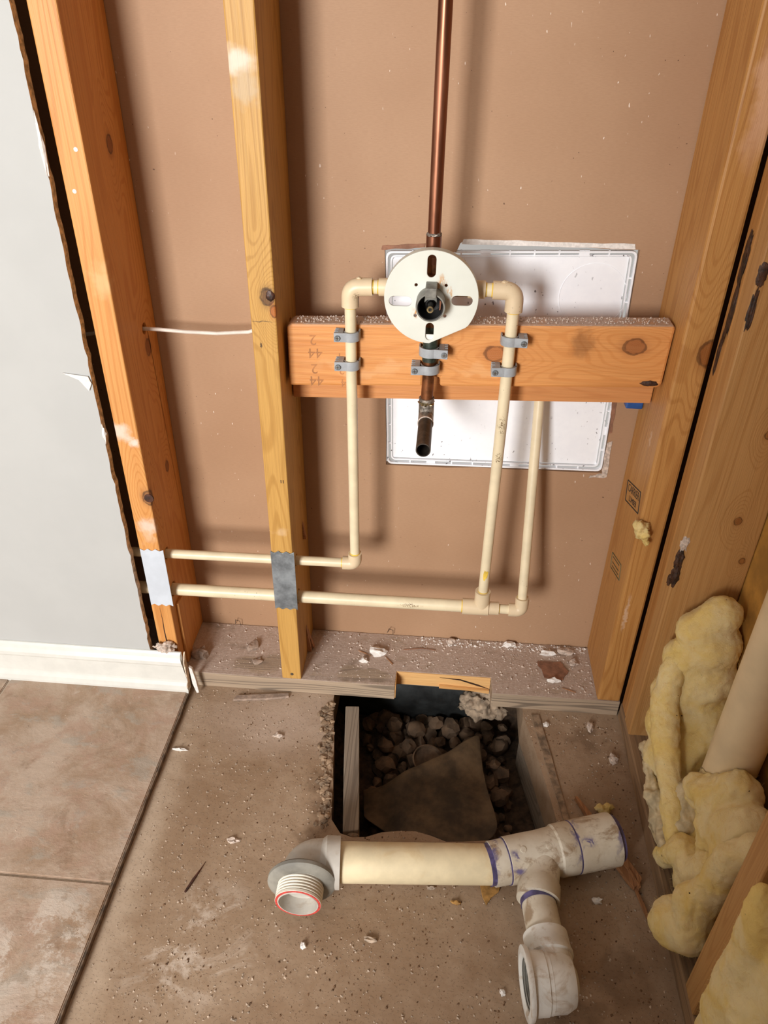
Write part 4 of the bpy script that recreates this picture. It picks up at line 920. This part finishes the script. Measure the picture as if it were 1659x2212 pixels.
# flakes and lumps: (x, y, z, rx, ry, rz, material, name, label)
L = [(.176, -.058, PT, .017, .010, .008, 'gypsum', 'plaster_chunk', 'white broken plaster chunk on the sole plate right of the middle stud'),
     (.150, -.083, PT, .007, .006, .006, 'gypsum', 'plaster_chunk', 'small white plaster bit near the notch end of the sole plate'),
     (-.172, -.098, PT, .014, .012, .013, 'pinkmud', 'mud_lump', 'rounded grey lump on the sole plate beside the orange stud'),
     (-.075, -.065, PT, .013, .011, .006, 'pinkmud', 'mud_lump', 'flat dusty lump on the sole plate left of the middle stud'),
     (-.057, -.103, PT, .010, .008, .003, 'pinkmud', 'mud_lump', 'thin dusty patch by the front edge of the sole plate'),
     (.321, -.014, PT, .008, .007, .006, 'gypdust', 'plaster_chunk', 'pale plaster bit against the drywall at mid bay'),
     (.437, -.012, PT, .013, .006, .007, 'gypsum', 'plaster_chunk', 'white angular plaster piece against the drywall on the right'),
     (.512, -.030, PT, .016, .006, .006, 'gypsum', 'plaster_chunk', 'white plaster sliver above the brown paper scrap'),
     (.548, -.020, PT, .014, .010, .006, 'gypdust', 'plaster_chunk', 'dusty plaster heap in the right corner of the sole plate'),
     (.560, -.05, PT, .009, .008, .005, 'gypdust', 'plaster_chunk', 'dusty plaster crumb beside the corner stud foot'),
     (.515, -.102, PT, .012, .005, .005, 'gypsum', 'plaster_chunk', 'white plaster sliver below the brown paper scrap'),
     (.612, -.248, 0, .008, .010, .005, 'gypdust', 'plaster_chunk', 'pale angular chip on the floor beside the right sole plate'),
     (.580, -.178, 0, .006, .012, .006, 'gypdust', 'plaster_chunk', 'pale chip on the floor in front of the right plate end'),
     (.500, -.178, 0, .005, .006, .004, 'gypsum', 'plaster_chunk', 'little white bit on the floor right of the pit'),
     (.5466, -.510, 0, .008, .005, .004, 'gypsum', 'plaster_chunk', 'white chip on the dark floor right of the drain branch'),
     (.1205, -.6147, 0, .0045, .005, .0035, 'gypsum', 'plaster_chunk', 'white crumb on the floor below the red-rimmed drain end'),
     (.214, -.598, 0, .010, .004, .004, 'crumb', 'plaster_chunk', 'tan flake on the floor below the middle of the long drain pipe'),
     (-.157, -.297, 0, .011, .003, .003, 'gypsum', 'plaster_chunk', 'thin white sliver on the floor near the tile edge'),
     (-.018, -.462, 0, .010, .005, .003, 'gypdust', 'plaster_chunk', 'pale flake on the open floor left of the pit'),
     (.062, -.53, 0, .005, .004, .004, 'gypsum', 'plaster_chunk', 'white crumb on the floor left of the grey gasket'),
     (.012, -.25, 0, .009, .005, .003, 'gypdust', 'plaster_chunk', 'pale flake on the floor between tiles and pit'),
     (.40, -.652, 0, .004, .004, .0035, 'gypsum', 'plaster_chunk', 'white crumb on the floor left of the white drain flange'),
     (.298, -.512, 0, .006, .003, .003, 'crumb', 'plaster_chunk', 'tan crumb close under the long drain pipe'),
     (.335, -.532, 0, .008, .003, .003, 'leaf', 'wood_flake', 'tiny tan wood flake left of the yellow-brown chip'),
     (.195, -.468, -.0, .010, .006, .004, 'crumb', 'concrete_chip', 'tan chip on the pit rim above the drain pipe'),
     (.168, -.418, -.03, .010, .010, .012, 'concbroken', 'concrete_chip', 'grey concrete fragment at the front end of the left form board')]
for i, (x, y, z, a, b, c, m, nm, lb) in enumerate(L):
    tag(obj(nm, lump((x, y, z+c*.55), (a, b, c), 2, .7, 1.2, 60+i, flat=c*.55), m), lb, 'chip')
sc_ = fill([ragged([(.49, -.052), (.535, -.050), (.548, -.075), (.535, -.098), (.50, -.095)], 4, .005, 8)], XY(PT+.001), (0, 0, .0015))
tag(obj('paper_scrap', sc_, 'papertan'), 'brown paper scrap lying on the right end of the sole plate', 'paper')
for (pts, z, m, lb) in (([(.135, -.055), (.150, -.062), (.163, -.068), (.150, -.060)], PT, 'splint', 'thin twig-like splinter on the plate left of the white plaster chunk'),
    ([(.19, -.066), (.205, -.085), (.208, -.088), (.206, -.083)], PT, 'splint', 'thin dark splinter on the plate right of the white plaster chunk'),
    ([(.225, -.045), (.262, -.036), (.290, -.040), (.262, -.038)], PT, 'papertan', 'curled brown fibre on the sole plate behind the notch'),
    ([(.53, -.118), (.545, -.122), (.556, -.128), (.545, -.124)], PT, 'splint', 'tiny splinter near the front of the plate by the corner stud')):
    sliver('wood_splinter', pts, .002, m, z=z+.0003, label=lb, cat='wood')
# drywall lump wedged between baseboard and stud, broken white sliver at the baseboard end
tag(obj('plaster_chunk', remesh(lump((-.215, -.152, .106), (.018, .010, .012), 3, .5, 2, 4), .002, .006, 80, 1, 4), 'gypdust', smooth=True, angle=60), 'crumbled plaster wedged on top of the baseboard at its end', 'chip')
tag(obj('trim_sliver', fill([[(-.170, .075), (-.164, .070), (-.160, .04), (-.158, .008), (-.163, .006), (-.168, .03)]], XZ(-.168), (0, .006, 0)), 'gypsum', bevel=.001), 'white splinter leaning at the broken end of the baseboard', 'chip')
tag(obj('paper_curl', fill([[(-.285, .655), (-.247, .651), (-.244, .640), (-.250, .628), (-.262, .645)]], XZ(-D-.0155), (0, .0012, 0)), 'gypsum'), 'white torn paper flap on the edge of the grey drywall', 'paper')
for z in (.555, .96):
    tag(obj('paper_curl', lump((-.2435, -D-.012, z), (.003, .002, .014 if z < .9 else .035), 2, .6, 2, int(z*50)), 'gypsum'), 'white torn paper bit low on the drywall cut edge' if z < .9 else 'white torn paper strip high on the drywall cut edge', 'paper')
# staples in the back board foot
for (x, z) in ((-.125, .052), (.19, .055)):
    t = [(x, -.004, z-.012), (x+.004, -.012, z+.006), (x+.012, -.010, z+.001), (x+.012, -.006, z-.014)]
    tag(obj('staple', tube(t, .0006, 6), 'nail'), 'thin wire staple at the drywall foot ' + ('left of' if x < 0 else 'right of') + ' the middle stud', 'staple')
# crumbs nobody could count
def inpoly(x, y, P):
    c = False; j = len(P)-1
    for i in range(len(P)):
        if ((P[i][1] > y) != (P[j][1] > y)) and x < (P[j][0]-P[i][0])*(y-P[i][1])/(P[j][1]-P[i][1])+P[i][0]: c = not c
        j = i
    return c
def crumbs(name, mat, n, region, z, smin, smax, label, avoid=True, dens=None, tall=.7):
    V, Fc = [], []
    k = 0
    while k < n:
        x = random.uniform(region[0], region[1]); y = random.uniform(region[2], region[3])
        if avoid and inpoly(x, y, hole): continue
        if dens and random.random() > dens(x, y): continue
        s = smin+(smax-smin)*random.random()**3; b = len(V); a0 = random.random()*6
        for q in range(4):
            a = a0+q*math.pi/2+random.uniform(-.3, .3); rr_ = s*random.uniform(.6, 1.2); V.append((x+rr_*math.cos(a), y+rr_*math.sin(a), z))
        V.append((x+random.uniform(-.3, .3)*s, y+random.uniform(-.3, .3)*s, z+s*tall*random.uniform(.6, 1.4)))
        for q in range(4): Fc.append((b+q, b+(q+1) % 4, b+4))
        Fc.append((b+3, b+2, b+1, b)); k += 1
    me = bpy.data.meshes.new(name); me.from_pydata(V, [], Fc); bm = NB(); bm.from_mesh(me); bpy.data.meshes.remove(me)
    return tag(obj(name, bm, mat), label, 'crumbs', kind='stuff')
df = lambda x, y: .25+.75*max(0, noise.noise(Vector((x*9, y*9, 4)))+.35)
crumbs('floor_crumbs', 'crumb', 5200, (-.17, .63, -.95, -.145), 0, .0005, .0027, 'pale plaster crumbs sprinkled over the concrete floor', dens=df)
crumbs('floor_crumbs', 'crumbdark', 3000, (-.15, .63, -.95, -.15), 0, .0005, .0024, 'brown dirt crumbs sprinkled over the concrete floor', dens=lambda x, y: .15+.85*max(0, noise.noise(Vector((x*8, y*8, 9)))+.3)*(.5+x))
crumbs('plate_crumbs', 'gypdust', 1500, (-.16, .59, -.135, -.004), PT, .0006, .0034, 'plaster crumbs sprinkled over the sole plate', avoid=False, dens=lambda x, y: 0 if (-.005 < x < .04 or (nx0-.005 < x < nx1+.005 and y < ny+.004)) else (.25+.75*max(0, min(1, x*1.6+(y+.1)*4))))
crumbs('plate_crumbs', 'gypsum', 420, (.26, .59, -.024, -.002), PT, .0006, .0036, 'white plaster crumbs gathered along the drywall foot', avoid=False)
crumbs('tile_crumbs', 'crumb', 300, (-.55, -.185, -.95, -.19), .0125, .0004, .0014, 'fine pale crumbs on the floor tiles', avoid=False)
V = []
def dz(x): return .7245+(x-.05)*(.7435-.7245)/(.588-.05)
bm = NB()
for k in range(700):
    x = random.uniform(.055, .585); y = random.uniform(-.098, -.070); s = random.uniform(.0005, .0022)
    r_ = bmesh.ops.create_cone(bm, segments=4, radius1=s, radius2=0, depth=s*1.2, cap_ends=True)
    for v in r_['verts']: v.co += Vector((x, y, dz(x)+s*.5))
tag(obj('brace_crumbs', bm, 'gypdust'), 'white plaster dust crumbs on top of the brace board', 'crumbs', kind='stuff')
